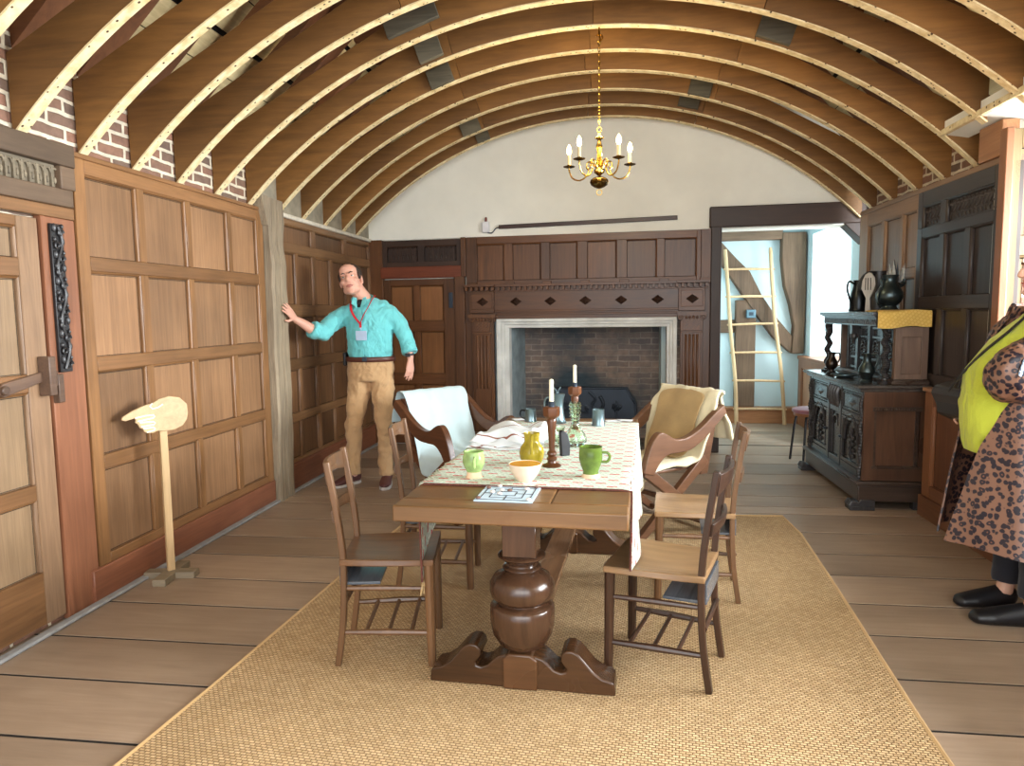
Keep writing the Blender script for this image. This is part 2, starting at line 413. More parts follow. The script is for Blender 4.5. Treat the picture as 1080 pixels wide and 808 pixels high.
# ---------------------------------------------------------------- panelling helper
def panelling(b, Mx, stiles, rails, rects=None, fr=0.026, back=-0.016, mi=(0, 1, 2), mold=True, share=False):
    """stiles: upright members as (u0,u1); rails: level members as (v0,v1); panels fill the cells between"""
    u0, u1, v0, v1 = stiles[0][0], stiles[-1][1], rails[0][0], rails[-1][1]
    for a, c in (stiles[0], stiles[-1]): b.box(a, c, back, fr, rails[0][1] if share else v0, v1, mi[0], M=Mx)
    for a, c in (rails[1:] if share else rails): b.box(stiles[0][1], stiles[-1][0], back, fr - 0.001, a, c, mi[1], M=Mx)
    for r0, r1 in zip(rails[:-1], rails[1:]):
        for a, c in stiles[1:-1]: b.box(a, c, back, fr - 0.0015, r0[1], r1[0], mi[0], M=Mx)
        for s0, s1 in zip(stiles[:-1], stiles[1:]):
            p0, p1, q0, q1 = s0[1], s1[0], r0[1], r1[0]
            b.box(p0 - 0.004, p1 + 0.004, back - 0.01, fr - 0.024, q0 - 0.004, q1 + 0.004, mi[2], M=Mx)
            for e0, e1, f0, f1 in ((p0, p0 + .006, q0, q1), (p1 - .018, p1 - .012, q0, q1), (p0, p1, q0, q0 + .006), (p0, p1, q1 - .018, q1 - .012)): b.box(e0, e1, back, fr - 0.0225, f0, f1, 3, M=Mx)  # thin dark strips round each panel, imitating shadow gaps beside the moulding
            if mold:
                w = 0.011                                   # moulding run round the head and one side of each panel
                b.prism([(0, fr - .026), (w, fr - .026), (w, fr - .012), (w * .45, fr - .006), (0, fr - 0.004)], lambda a_, c_, d_: (p1 - a_, c_, d_), q0, q1, mi[0], M=Mx)
                b.prism([(0, fr - .026), (w, fr - .026), (w, fr - .012), (w * .45, fr - .006), (0, fr - 0.004)], lambda a_, c_, d_: (d_, c_, q1 - a_), p0, p1, mi[1], M=Mx)
LM = Matrix(((0, 1, 0, XL - 0.02), (1, 0, 0, 0), (0, 0, 1, 0), (0, 0, 0, 1)))       # left wall: u = y, depth out = +x
RM = Matrix(((0, -1, 0, XR + 0.02), (1, 0, 0, 0), (0, 0, 1, 0), (0, 0, 0, 1)))      # right wall: u = y, depth out = -x
KM = BWM @ Matrix(((1, 0, 0, 0), (0, -1, 0, 0), (0, 0, 1, 0), (0, 0, 0, 1)))        # back wall: u = x, depth out = toward the room

# left wall, first bay of panelling
b = MB()
panelling(b, LM, [(3.125, 3.20), (3.58, 3.64), (4.03, 4.08), (4.50, 4.55), (4.90, 4.985)],
          [(0.17, 0.22), (0.65, 0.72), (1.14, 1.21), (1.63, 1.70), (2.09, 2.16)])
b.box(3.12, 4.99, -0.012, 0.03, 2.16, 2.185, 1, M=LM)
m_oak_p = wood('oak_panel_field', (94, 66, 44), (168, 127, 90), 'z', var=0.4, grain=22, rough=.42, bump=.3)
struct(b.build('trim_1', [m_oak_v, m_oak_y, m_oak_p], bevel=0.003, seg=1))
b = MB(); b.box(3.06, 4.985, -0.012, 0.036, 0.0, 0.17, 0, M=LM); b.box(5.25, 7.40, -0.012, 0.03, 0.0, 0.2, 0, M=LM)
b.box(5.25, 7.40, -0.012, 0.034, 0.2, 0.225, 0, M=LM)
struct(b.build('baseboard_left', m_red_y, bevel=0.004, seg=1))
b = MB(); b.box(2.0, 4.985, 0.03, 0.075, 0.0, 0.018, 0, M=LM); b.box(5.25, 7.40, 0.03, 0.07, 0.0, 0.018, 0, M=LM)
struct(b.build('trim_2', plain('dusty_quadrant', (150, 150, 150), 0.8, nscale=14, var=0.2), bevel=0.008))
# second bay, lower, with a chalky ledge on top
b = MB()
panelling(b, LM, [(5.25, 5.30), (5.52, 5.57), (5.87, 5.93), (6.25, 6.31), (6.63, 6.69), (7.01, 7.07), (7.33, 7.42)],
          [(0.225, 0.25), (0.55, 0.615), (0.97, 1.055), (1.40, 1.49), (1.90, 1.975)])
panelling(b, LM, [(5.25, 5.30), (5.86, 5.94), (6.60, 6.68), (7.33, 7.42)], [(1.90, 1.975), (2.115, 2.16)], share=True)
struct(b.build('trim_3', [m_oak2_v, m_oak2_y, m_oak2_v], bevel=0.003, seg=1))
b = MB(); b.box(5.22, 7.42, -0.05, 0.045, 2.16, 2.195, 0, M=LM)
struct(b.build('trim_4', m_ledge, bevel=0.01))
# plaster and wall plate behind the rib feet beyond the post
b = MB(); b.box(-2.56, -2.515, 4.99, 7.5, 2.19, 2.5, 0)
struct(b.build('trim_5', plain('grey_render', (150, 142, 124), 0.95, nscale=9, var=0.25, bump=0.6, bscale=30)))

# weathered post between the bays, split and uneven
def old_post(b, M, x0, x1, z0, z1, d, seed=3, mi=0, n=14):
    rs = random.Random(seed); pts = []
    rows = []
    for i in range(n + 1):
        z = z0 + (z1 - z0) * i / n
        rows.append((x0 + rs.uniform(-.012, .012), x1 + rs.uniform(-.012, .012), d + rs.uniform(-.014, .006), z))
    vs = []; fs = []
    for a, c, dd, z in rows:
        m1 = a + (c - a) * 0.42; m2 = a + (c - a) * 0.5; m3 = a + (c - a) * 0.56
        vs += [(a, -0.02, z), (a, dd * .85, z), (a + .02, dd, z), (m1, dd, z), (m2, dd - .03, z), (m3, dd, z), (c - .02, dd, z), (c, dd * .85, z), (c, -0.02, z)]
    k = 9
    for i in range(n):
        for j in range(k - 1): fs.append((i * k + j, i * k + j + 1, (i + 1) * k + j + 1, (i + 1) * k + j))
        fs.append((i * k + k - 1, i * k, (i + 1) * k, (i + 1) * k + k - 1))
    fs += [tuple(range(k - 1, -1, -1)), tuple(range(n * k, n * k + k))]
    b.add(vs, fs, mi, None, M)
b = MB(); old_post(b, LM, 4.995, 5.235, 0.0, 2.26, 0.085)
b.prism([(4.97, 2.06), (5.0, 2.06), (5.0, 2.27), (4.90, 2.27), (4.92, 2.2)], lambda a, c, d: (a, d, c), -0.01, 0.07, 0, M=LM)
struct(b.build('trim_6', m_post, smooth=25))

# door_1 with its frame, carved head and latch
b = MB()
panelling(b, LM, [(2.06, 2.12), (2.42, 2.50), (2.78, 2.895)], [(0.03, 0.27), (0.60, 0.67), (1.08, 1.16), (1.585, 1.665), (1.80, 1.845)], fr=0.016)
door1 = struct(b.build('door_1', [wood('door_upright', (96, 72, 54), (170, 136, 104), 'z', var=0.45, **OAK), m_oak_y, wood('door_panel_field', (108, 86, 64), (174, 144, 110), 'z', var=0.3, grain=22, **OAK)], bevel=0.003, seg=1))
b = MB()
for y0, y1, z, r in ((2.56, 2.88, 1.135, 0),):
    b.prism([(2.60, 1.10), (2.63, 1.075), (2.90, 1.135), (2.90, 1.175), (2.63, 1.135)], lambda a, c, d: (a, d, c), 0.016, 0.034, 0, M=LM)
b.tube([LM @ Vector((2.63, 0.03, 1.105)), LM @ Vector((2.63, 0.048, 1.105))], 0.02, 10)
b.box(2.835, 2.875, 0.016, 0.075, 1.06, 1.235, 0, M=LM); b.box(2.855, 2.9, 0.03, 0.06, 1.10, 1.17, 0, M=LM)
b.box(2.905, 2.94, 0.02, 0.055, 1.02, 1.15, 0, M=LM)
b.build('latch', wood('latch_wood', (60, 44, 36), (118, 92, 74), 'y', var=0.3), door1, bevel=0.004)
b = MB()
b.box(2.925, 3.115, -0.012, 0.02, 0.0, 1.86, 0, M=LM); b.box(2.905, 2.935, -0.012, 0.026, 0.0, 1.86, 0, M=LM)
struct(b.build('trim_7', m_red_v, bevel=0.003, seg=1))
b = MB(); b.box(2.0, 3.115, -0.012, 0.025, 1.86, 1.915, 0, M=LM)
struct(b.build('trim_8', m_oak_y, bevel=0.003, seg=1))
b = MB()
b.box(2.0, 3.10, -0.012, 0.04, 1.915, 1.995, 0, M=LM); b.box(2.0, 3.12, -0.012, 0.045, 2.10, 2.20, 0, M=LM)
b.box(3.03, 3.12, -0.012, 0.04, 1.995, 2.10, 0, M=LM)
struct(b.build('trim_9', m_dkb_y, bevel=0.005))
b = MB(); b.box(2.0, 3.03, -0.012, 0.008, 1.995, 2.10, 0, M=LM)
for i in range(24):                                   # carved arcading of the door head
    y = 2.03 + i * 0.042
    b.box(y, y + 0.012, 0.006, 0.02, 1.998, 2.085, 0, M=LM)
    b.tube([LM @ Vector((y + 0.027 + 0.018 * cos(t), 0.014, 2.062 + 0.022 * sin(t))) for t in [pi * k / 6 for k in range(7)]], 0.006, 6)
    b.ell(LM @ Vector((y + 0.027, 0.012, 2.03)), (0.008, 0.009, 0.016), 8)
struct(b.build('trim_10', m_grey_y))

# ---------------------------------------------------------------- back wall joinery
b = MB()   # door_2, six panels
panelling(b, KM, [(-2.36, -2.28), (-2.03, -1.96), (-1.70, -1.575)], [(0.02, 0.16), (0.66, 0.77), (1.22, 1.33), (1.70, 1.765)], fr=0.03)
door2 = struct(b.build('door_2', [m_brn_v, m_brn_x, wood('door_panel_brown', (96, 60, 30), (150, 100, 58), 'z', var=0.25, rough=0.4)], bevel=0.003, seg=1))
b = MB(); b.box(-1.64, -1.60, 0.03, 0.045, 1.46, 1.62, 0, M=KM); b.box(-1.64, -1.60, 0.03, 0.045, 0.40, 0.56, 0, M=KM)
b.build('hinge', m_iron, door2, bevel=0.003)
b = MB()
b.box(-2.56, -2.36, -0.02, 0.05, 0, 2.18, 0, M=KM); b.box(-1.575, -1.47, -0.02, 0.05, 0, 1.80, 0, M=KM); b.box(-1.47, -1.39, -0.03, 0.02, 0, 1.67, 0, M=KM); b.box(0.92, 1.0, -0.03, 0.02, 0, 1.67, 0, M=KM); b.box(-1.5, -1.45, -0.02, 0.06, 1.78, 2.18, 0, M=KM)
struct(b.build('trim_11', m_brn_v, bevel=0.004))
b = MB(); b.box(-2.38, -1.50, -0.02, 0.055, 1.78, 1.895, 0, M=KM); b.box(-2.36, -1.56, 0, 0.07, 1.775, 1.79, 0, M=KM)
struct(b.build('trim_12', m_mah_x, bevel=0.004))
b = MB()
panelling(b, KM, [(-2.36, -2.31), (-1.97, -1.90), (-1.55, -1.50)], [(1.895, 1.945), (2.11, 2.17)], fr=0.03)
for p0, p1 in ((-2.30, -1.98), (-1.89, -1.56)):
    n_ = 6
    for i in range(n_):
        u = p0 + (p1 - p0) * (i + 0.5) / n_
        b.box(u - 0.009, u + 0.009, 0.0, 0.016, 1.95, 2.07, 0, M=KM)
        b.tube([KM @ Vector((u + 0.022 * cos(t), 0.01, 2.075 + 0.022 * sin(t))) for t in [pi * k / 6 for k in range(7)]], 0.006, 6)
        b.ell(KM @ Vector((u + 0.027, 0.006, 2.0)), (0.008, 0.008, 0.03), 8)
struct(b.build('trim_13', [m_dkb_v, m_dkb_x, m_dkb_v], bevel=0.003, seg=1))
# overmantel panelling
b = MB()
panelling(b, KM, [(-1.45, -1.335), (-1.05, -0.96), (-0.67, -0.58), (-0.30, -0.20), (0.09, 0.19), (0.48, 0.555), (0.86, 0.90)],
          [(1.66, 1.735), (2.105, 2.18)], fr=0.028)
b.box(0.90, 1.0, -0.02, 0.045, 1.66, 2.18, 0, M=KM)
for i in range(7): b.box(-1.42 + i * 0.385, -1.33 + i * 0.385, 0.02, 0.06, 1.68, 1.715, 1, M=KM)
struct(b.build('trim_14', [m_brn_v, m_brn_x, m_brn_v], bevel=0.004, seg=1))
# doorway post and lintel
b = MB(); b.box(0.99, 1.09, -0.20, 0.06, 0, 2.2, 0, M=KM)
struct(b.build('trim_15', m_dkb_v, bevel=0.008))
b = MB(); b.box(0.975, 2.46, -0.22, 0.06, 2.19, 2.385, 0, M=KM)
struct(b.build('trim_16', m_dkb_x, bevel=0.01))
b = MB(); b.prism([(2.18, 2.2), (2.46, 2.2), (2.46, 1.98), (2.40, 1.98)], lambda a, c, d: (a, d, c), -0.2, 0.02, 0, M=KM)
struct(b.build('trim_17', m_dkb_v, bevel=0.006))

# ---------------------------------------------------------------- right wall joinery
b = MB()   # light end section nearest the doorway
panelling(b, RM, [(5.47, 5.50), (5.74, 5.79), (6.11, 6.17), (6.47, 6.66)], [(0.9, 0.95), (1.2, 1.27), (1.62, 1.69), (2.095, 2.2)])
b.box(5.47, 6.66, -0.06, -0.01, 0, 2.2, 0, M=RM); b.box(5.47, 6.66, -0.01, 0.02, 0, 0.9, 0, M=RM)
struct(b.build('trim_18', [m_tan_v, m_tan_y, m_tan_v], bevel=0.003, seg=1))
b = MB()   # blackened section with carved frieze
panelling(b, RM, [(4.36, 4.46), (4.72, 4.79), (5.06, 5.13), (5.40, 5.47)], [(0.87, 0.95), (1.39, 1.475), (1.885, 1.95)], fr=0.03)
panelling(b, RM, [(4.36, 4.46), (5.05, 5.13), (5.40, 5.47)], [(1.885, 1.95), (2.10, 2.20)], fr=0.03, share=True)
b.box(4.34, 5.47, -0.06, -0.01, 0, 2.2, 0, M=RM)
for p0, p1 in ((4.47, 5.04), (5.14, 5.39)):
    n_ = int((p1 - p0) / 0.045)
    for i in range(n_):
        u = p0 + (p1 - p0) * (i + 0.5) / n_
        b.tube([RM @ Vector((u + 0.016 * sin(t * 2.2), 0.006, 1.965 + 0.12 * t / pi)) for t in [pi * k / 10 for k in range(11)]], 0.007, 6)
        b.ell(RM @ Vector((u + 0.012, 0.006, 2.06)), (0.012, 0.012, 0.014), 8)
        b.ell(RM @ Vector((u - 0.01, 0.006, 2.0)), (0.010, 0.009, 0.012), 8)
struct(b.build('trim_19', [m_blk_v, m_blk_y, m_blk_v], bevel=0.003, seg=1))
b = MB(); b.box(4.36, 6.66, -0.12, 0.03, 2.2, 2.235, 0, M=RM)
struct(b.build('trim_20', m_tan_y, bevel=0.004))

# bay window: low panelled seat, jamb, shuttered reveal, plaster soffit, frame
b = MB()
SM = Matrix(((0, -1, 0, 2.11), (1, 0, 0, 0), (0, 0, 1, 0), (0, 0, 0, 1)))
st = [(0.78, 0.86)] + [(0.86 + 0.52 * i + 0.44, 0.86 + 0.52 * i + 0.52) for i in range(7)] + [(4.95, 5.06)]
panelling(b, SM, st, [(0.14, 0.22), (0.76, 0.845)], fr=0.0, back=-0.04)
b.box(0.78, 5.06, -0.02, 0.02, 0, 0.14, 1, M=SM)
struct(b.build('trim_21', [m_orng, wood('window_seat_wood', (92, 58, 40), (146, 98, 68), 'y', var=0.3), wood('seat_panel', (80, 48, 32), (130, 86, 60), 'z', var=0.3)], bevel=0.003, seg=1))
b = MB(); b.box(2.09, 2.2, 0.78, 5.06, 0.845, 0.87); b.box(2.2, 2.98, 0.78, 4.36, 0.845, 0.87)
struct(b.build('trim_22', wood('window_board', (140, 96, 66), (206, 160, 122), 'y', var=0.2, rough=0.3), bevel=0.004))
b = MB(); b.box(2.15, 2.192, 4.30, 4.37, 0.87, 2.37)
struct(b.build('trim_23', m_orng, bevel=0.005))
QM = Matrix(((1, 0, 0, 0), (0, -1, 0, 4.37), (0, 0, 1, 0), (0, 0, 0, 1)))
b = MB(); panelling(b, QM, [(2.192, 2.25), (2.54, 2.61), (2.88, 2.95)], [(0.87, 0.98), (1.68, 1.79), (2.28, 2.37)], fr=0.03)
struct(b.build('trim_24', [m_cream, m_cream, m_cream], bevel=0.005))
b = MB()
b.prism([(2.06, 2.46), (2.95, 2.30), (2.95, 2.38), (2.06, 2.54)], lambda a, c, d: (a, d, c), 0.78, 4.37)
b.prism([(2.06, 2.46), (2.2, 2.435), (2.2, 2.5), (2.06, 2.54)], lambda a, c, d: (a, d, c), 4.37, 4.84)
struct(b.build('trim_25', m_plaster))
b = MB(); b.box(2.04, 2.07, 0.78, 4.86, 2.455, 2.49)
struct(b.build('trim_26', m_lath, bevel=0.003))
b = MB(); b.box(2.16, 2.25, 4.37, 4.62, 2.235, 2.43)
struct(b.build('trim_27', wood('board_offcut', (120, 76, 44), (180, 128, 84), 'y', var=0.2), bevel=0.004))
b = MB()
for y in (0.78, 1.32, 1.86, 2.40, 2.58, 3.12, 3.66, 4.28): b.box(2.93, 3.0, y, y + 0.07, 0.87, 2.32)
for z in (0.87, 1.55, 2.26): b.box(2.93, 3.0, 0.78, 4.36, z, z + 0.06)
struct(b.build('window_1', m_cream, bevel=0.005))
b = MB(); b.box(2.2, 3.0, 0.66, 0.78, 0, 2.45); b.box(2.95, 3.02, 0.78, 4.36, 0, 0.87); b.box(2.2, 3.02, 4.40, 4.5, 0, 2.45)
struct(b.build('wall_bay', m_plaster))

# ---------------------------------------------------------------- far room beyond the doorway
b = MB()
b.box(0.3, 2.6, 9.15, 9.3, 0, 3.0); b.box(0.55, 0.7, 7.5, 9.2, 0, 3.0)
b.box(2.38, 2.95, 8.83, 9.3, 0, 3.0); b.box(2.38, 2.95, 7.0, 7.45, 0, 3.0)
b.box(2.38, 2.95, 7.45, 8.83, 0, 0.82); b.box(2.38, 2.95, 7.45, 8.83, 2.27, 3.0)
struct(b.build('wall_far_room', m_plaster2))
b = MB(); b.prism([(7.4, 2.42), (9.3, 2.55), (9.3, 2.75), (7.4, 2.75)], lambda a, c, d: (d, a, c), 0.3, 3.0)
struct(b.build('ceiling_far_room', m_plaster2))
b = MB()
for y in (7.45, 7.9, 8.35, 8.77): b.box(2.82, 2.88, y, y + 0.06, 0.86, 2.27)
for z in (0.86, 2.2): b.box(2.82, 2.88, 7.45, 8.83, z, z + 0.07)
struct(b.build('window_2', m_orng, bevel=0.004))
b = MB()   # plinth boarding and window-seat box
b.box(0.7, 2.33, 9.03, 9.15, 0, 0.17, 1); b.box(0.7, 2.33, 9.0, 9.15, 0.17, 0.2, 1)
struct(b.build('baseboard_back', [m_orng, wood('plinth_boards', (140, 88, 52), (204, 146, 98), 'x', var=0.25)], bevel=0.004))
b = MB()
FM = Matrix(((0, -1, 0, 2.30), (1, 0, 0, 0), (0, 0, 1, 0), (0, 0, 0, 1)))
panelling(b, FM, [(7.3, 7.38), (7.66, 7.74), (8.05, 8.13), (8.45, 8.53), (8.9, 9.0)], [(0.0, 0.14), (0.70, 0.80)], fr=0.0, back=-0.04)
b.box(2.28, 2.9, 7.3, 9.0, 0.80, 0.84, 1); b.box(2.3, 2.9, 8.98, 9.02, 0, 0.8, 0)
struct(b.build('trim_28', [m_orng, m_orng, wood('seat_panel_pale', (158, 108, 76), (214, 164, 124), 'z', var=0.2)], bevel=0.003, seg=1))
# timber frame of the far wall
b = MB()
b.prism([(2.08, 2.32), (2.36, 2.32), (2.37, 1.6), (2.36, 0.86), (2.22, 0.86), (2.24, 1.2), (2.19, 1.45), (2.12, 1.68), (2.08, 2.0)], lambda a, c, d: (a, d, c), 9.02, 9.2)
struct(b.build('trim_29', m_beamv, bevel=0.012))
b = MB(); b.prism([(1.2, 2.38), (1.2, 2.10), (1.42, 1.90), (1.72, 1.45), (2.0, 1.06), (2.22, 0.86), (2.24, 1.06), (2.06, 1.28), (1.86, 1.58), (1.72, 1.86), (1.56, 2.02), (1.38, 2.22)], lambda a, c, d: (a, d, c), 9.05, 9.2)
struct(b.build('trim_30', m_beamv, bevel=0.012))
b = MB(); b.box(1.2, 2.09, 9.03, 9.2, 2.24, 2.40)
struct(b.build('trim_31', m_beamx, bevel=0.015))
b = MB(); b.box(1.56, 1.80, 9.06, 9.2, 0.2, 1.52)
struct(b.build('trim_32', m_beamv, bevel=0.012))
b = MB(); b.box(1.3, 1.56, 9.09, 9.2, 1.12, 1.28)
struct(b.build('trim_33', m_beamx, bevel=0.012))

# ---------------------------------------------------------------- ceiling ribs
RIB_Y = [1.68, 2.06, 2.46, 2.85, 3.23, 3.62, 4.02, 4.43, 4.86, 5.30, 5.74, 6.20, 6.65, 7.03]
RCX, RCZ, RR = -0.09, -0.08, 3.33
def ribz(x, R=RR): return RCZ + sqrt(R * R - (x - RCX) ** 2)
ORD = ['nearest the fireplace wall', 'second from the fireplace wall', 'third from the fireplace wall', 'fourth from the fireplace wall', 'fifth from the fireplace wall',
       'sixth from the fireplace wall, with the chandelier hook', 'seventh from the fireplace wall', 'eighth from the fireplace wall', 'ninth from the fireplace wall',
       'tenth from the fireplace wall', 'eleventh from the fireplace wall', 'twelfth from the fireplace wall', 'thirteenth from the fireplace wall', 'fourteenth from the fireplace wall']
rs = random.Random(11)
CLEATS = {4.43: [(-1.36, -1.02, 0.14, 0.06), ], 4.86: [(-1.27, -1.10, 0.15, 0.02), (0.94, 1.16, 0.17, 0.02)], 5.30: [(-1.30, -1.12, 0.13, 0.0)],
          4.02: [(-1.15, -0.78, 0.13, 0.08)], 6.20: [(0.66, 0.84, 0.13, 0.0)], 6.65: [(-1.34, -1.16, 0.12, 0.0), (0.62, 0.80, 0.12, 0.02)], 7.03: [(-1.27, -1.14, 0.12, 0.0)], 3.62: [(-1.2, -0.9, 0.1, 0.07)]}
for k, y in enumerate(RIB_Y):
    idx = len(RIB_Y) - 1 - k
    t = thing('ceiling_rib', 'arched timber ceiling rib of jointed boards, ' + ORD[idx], 'ceiling rib', (0, y, 2.2), 0, 'arched ceiling ribs')
    xr = 2.31 if (y < 0.75 or y > 4.5) else 2.10
    j = rs.uniform(-.06, .06)
    J = [-2.53, -1.08 + j, -0.14 + j * .8, 0.86 + j, xr]
    w = rs.uniform(0.19, 0.22)
    for a, c in zip(J[:-1], J[1:]):
        n_ = 10; lo = [(a + (c - a) * i / n_, ribz(a + (c - a) * i / n_)) for i in range(n_ + 1)]
        def top(x, end):
            th = atan2(ribz(x) - RCZ, x - RCX)
            if abs(x - J[0]) < 1e-6: return (x, ribz(x) + 0.34)
            if abs(x - J[-1]) < 1e-6: return (x, ribz(x) + 0.30)
            return (x + w * cos(th), RCZ + (ribz(x) - RCZ) + w * sin(th))
        pts = [(x + (0.002 if i == 0 else (-0.002 if i == n_ else 0)), z) for i, (x, z) in enumerate(lo)] + [top(c, 1), top(a, 0)]
        bb = MB(); bb.prism(pts, lambda u, v, d: (u, d, v - 2.2), -0.024, 0.024)
        bb.build('rib_board', m_rib, t, bevel=0.002, seg=1, smooth=0)
    bb = MB(); n_ = 60; vs = []; fs = []
    for i in range(n_ + 1):
        x = J[0] + (J[-1] - J[0]) * i / n_; z = ribz(x) - 2.2; th = atan2(ribz(x) - RCZ, x - RCX); nx, nz = cos(th), sin(th)
        vs += [(x, -0.027, z), (x, 0.027, z), (x - nx * 0.008, 0.027, z - nz * 0.008), (x - nx * 0.008, -0.027, z - nz * 0.008)]
    for i in range(n_):
        for q in range(4): fs.append((i * 4 + q, i * 4 + (q + 1) % 4, i * 4 + 4 + (q + 1) % 4, i * 4 + 4 + q))
    fs += [(0, 1, 2, 3), (n_ * 4 + 3, n_ * 4 + 2, n_ * 4 + 1, n_ * 4)]
    bb.add(vs, fs); bb.build('lath_strip', m_lath, t)
    for x0, x1, hh, up in CLEATS.get(y, ()):
        bb = MB(); xm = (x0 + x1) / 2; ang = atan2(ribz(x1) - ribz(x0), x1 - x0)
        Mx = tr(xm, -0.042, ribz(xm) - 2.2 + up + hh / 2) @ Matrix.Rotation(-ang, 4, 'Y')
        bb.box(-(x1 - x0) / 2, (x1 - x0) / 2, -0.018, 0.018, -hh / 2, hh / 2, 0, M=Mx)
        bb.build('cleat', m_cleat, t, bevel=0.004)

# rafters: a pair and a collar behind each rib
for k, y in enumerate(RIB_Y):
    idx = len(RIB_Y) - 1 - k
    if k == len(RIB_Y) - 1: break
    t = thing('rafter', 'dark straight roof rafter pair rising behind the arched rib ' + ORD[idx].replace(', with the chandelier hook', ''), 'rafter', (0, y + 0.075, 2.3), 0, 'roof rafters')
    for sx in (-1, 1):
        bb = MB(); x0 = -2.62 if sx < 0 else 2.45
        bb.bar((x0, 0, 0.22), (sx * -0.05, 0, 2.86), 0.06, 0.12, up=(0, 1, 0), M=None)
        bb.build('rafter_timber', m_raft, t, smooth=0)
    bb = MB(); bb.bar((-1.75, 0.055, 1.06), (1.75, 0.055, 1.10), 0.05, 0.13, up=(0, 0, 1)); bb.build('collar', m_raft, t, smooth=0)

# ================================================================ fireplace
def kthing(name, label, cat, u, d=0.03, group=None):
    loc = KM @ Vector((u, d, 0))
    t = thing(name, label, cat, loc, 0, group); return t, tr(*(-loc)) @ KM
t, M = kthing('chimneypiece', 'carved brown timber chimneypiece with lozenge frieze around the fireplace', 'chimneypiece', -0.22)
def lath_rect(b, u0, u1, d0, d1, z0, z1, mi=0): b.box(u0, u1, d0, d1, z0, z1, mi)
for u0, u1 in ((-1.415, -1.145), (0.69, 0.945)):
    b = MB(); uc = (u0 + u1) / 2
    b.box(u0 + .02, u1 - .02, -0.02, 0.05, 0, 1.36); b.box(uc - .085, uc + .085, 0.04, 0.075, 0.18, 1.2)
    for i in range(4):
        x = uc - .054 + i * .036
        b.tube([(x, 0.074, 0.62), (x, 0.074, 1.17)], 0.0125, 8)
    b.box(u0 + .01, u1 - .01, -0.02, 0.085, 0, 0.16); b.box(uc - .1, uc + .1, 0.04, 0.085, 1.185, 1.205)
    po = b.build('pilaster', [m_brn_v], t, M=M, bevel=0.003, seg=1)
    b = MB(); b.box(uc - .075, uc + .075, 0.045, 0.078, 1.21, 1.31)
    for r in range(3):
        for c in range(4): b.bar((uc - .06 + c * .035, 0.08, 1.222 + r * .028), (uc - .035 + c * .035, 0.08, 1.245 + r * .028), 0.012, 0.012, up=(0, 1, 0))
    b.box(u0 - .01, u1 + .01, -0.02, 0.10, 1.355, 1.385); b.box(u0, u1, -0.02, 0.085, 1.315, 1.355)
    for sx in (-1, 1):
        b.tube([(uc + sx * .105 + .03 * (1 - i / 22) * cos(i * .55), 0.092, 1.335 + .03 * (1 - i / 22) * sin(i * .55)) for i in range(19)], 0.008, 6)
    for q in range(4): b.ell((uc - .05 + q * .033, 0.09, 1.335), (.014, .012, .016), 8)
    b.build('capital', [m_brn_v], po, M=None if False else M, bevel=0.0)
b = MB(); b.box(-1.40, 0.93, -0.02, 0.045, 1.34, 1.62)
b.box(-1.40, 0.93, -0.02, 0.065, 1.41, 1.43); b.box(-1.13, 0.68, -0.02, 0.052, 1.375, 1.395)
for u0, u1 in ((-1.41, -1.15), (0.69, 0.94)): b.box(u0, u1, -0.02, 0.08, 1.40, 1.62); b.box(u0 + .02, u1 - .02, 0.07, 0.088, 1.44, 1.60)
b.build('frieze_board', [m_brn_x], t, M=M, bevel=0.004, seg=1)
b = MB(); b.box(-1.46, 0.985, -0.02, 0.125, 1.665, 1.69); b.box(-1.44, 0.965, -0.02, 0.062, 1.615, 1.67)
for u0, u1 in ((-1.45, -1.13), (0.67, 0.975)): b.box(u0, u1, -0.02, 0.155, 1.668, 1.692)
n_ = 44
for i in range(n_):
    u = -1.43 + (0.95 + 1.43) * i / (n_ - 1); b.box(u - .0135, u + .0135, 0.06, 0.11 if -1.13 < u < 0.67 else 0.14, 1.63, 1.666)
b.build('dentil_cornice', [m_brn_x], t, M=M, bevel=0.002, seg=1)
for u in (-1.27, -0.93, -0.575, -0.22, 0.135, 0.49, 0.82):
    b = MB(); dd = 0.088 if abs(u + .22) > .8 and u in (-1.27, 0.82) else 0.045
    w = 0.062; h = 0.045
    vs = [(u - w, dd, 1.515), (u, dd, 1.515 - h), (u + w, dd, 1.515), (u, dd, 1.515 + h), (u, dd + 0.035, 1.515)]
    b.add(vs, [(0, 1, 4), (1, 2, 4), (2, 3, 4), (3, 0, 4), (3, 2, 1, 0)], 0, .9); b.build('lozenge', [m_dkb_v], t, M=M, smooth=0)

t, M = kthing('hearth_surround', 'pale moulded stone frame around the open fireplace', 'fireplace surround', -0.22)
def stone_prof(b, path_fn, a0, a1):
    for w0, w1, dd in ((0.0, 0.05, 0.045), (0.05, 0.085, 0.03), (0.085, 0.125, 0.012)):
        path_fn(b, w0, w1, dd)
b = MB()
for w0, w1, dd in ((0.0, 0.05, 0.045), (0.05, 0.085, 0.03), (0.085, 0.13, 0.012)): b.box(-1.14 + w0, -1.14 + w1, -0.2, dd, 0, 1.34 - w0)
b.build('jamb', [m_stone], t, M=M, bevel=0.006)
b = MB()
for w0, w1, dd in ((0.0, 0.04, 0.045), (0.04, 0.07, 0.03), (0.07, 0.1, 0.012)): b.box(0.68 - w1, 0.68 - w0, -0.2, dd, 0, 1.34 - w0)
b.build('jamb', [m_stone], t, M=M, bevel=0.006)
b = MB()
for w0, w1, dd in ((0.0, 0.035, 0.0455), (0.035, 0.06, 0.0305), (0.06, 0.095, 0.0125)): b.box(-1.135 + w0, 0.675 - w0, -0.2, dd, 1.34 - w1, 1.34 - w0)
b.build('lintel', [m_stone], t, M=M, bevel=0.006)

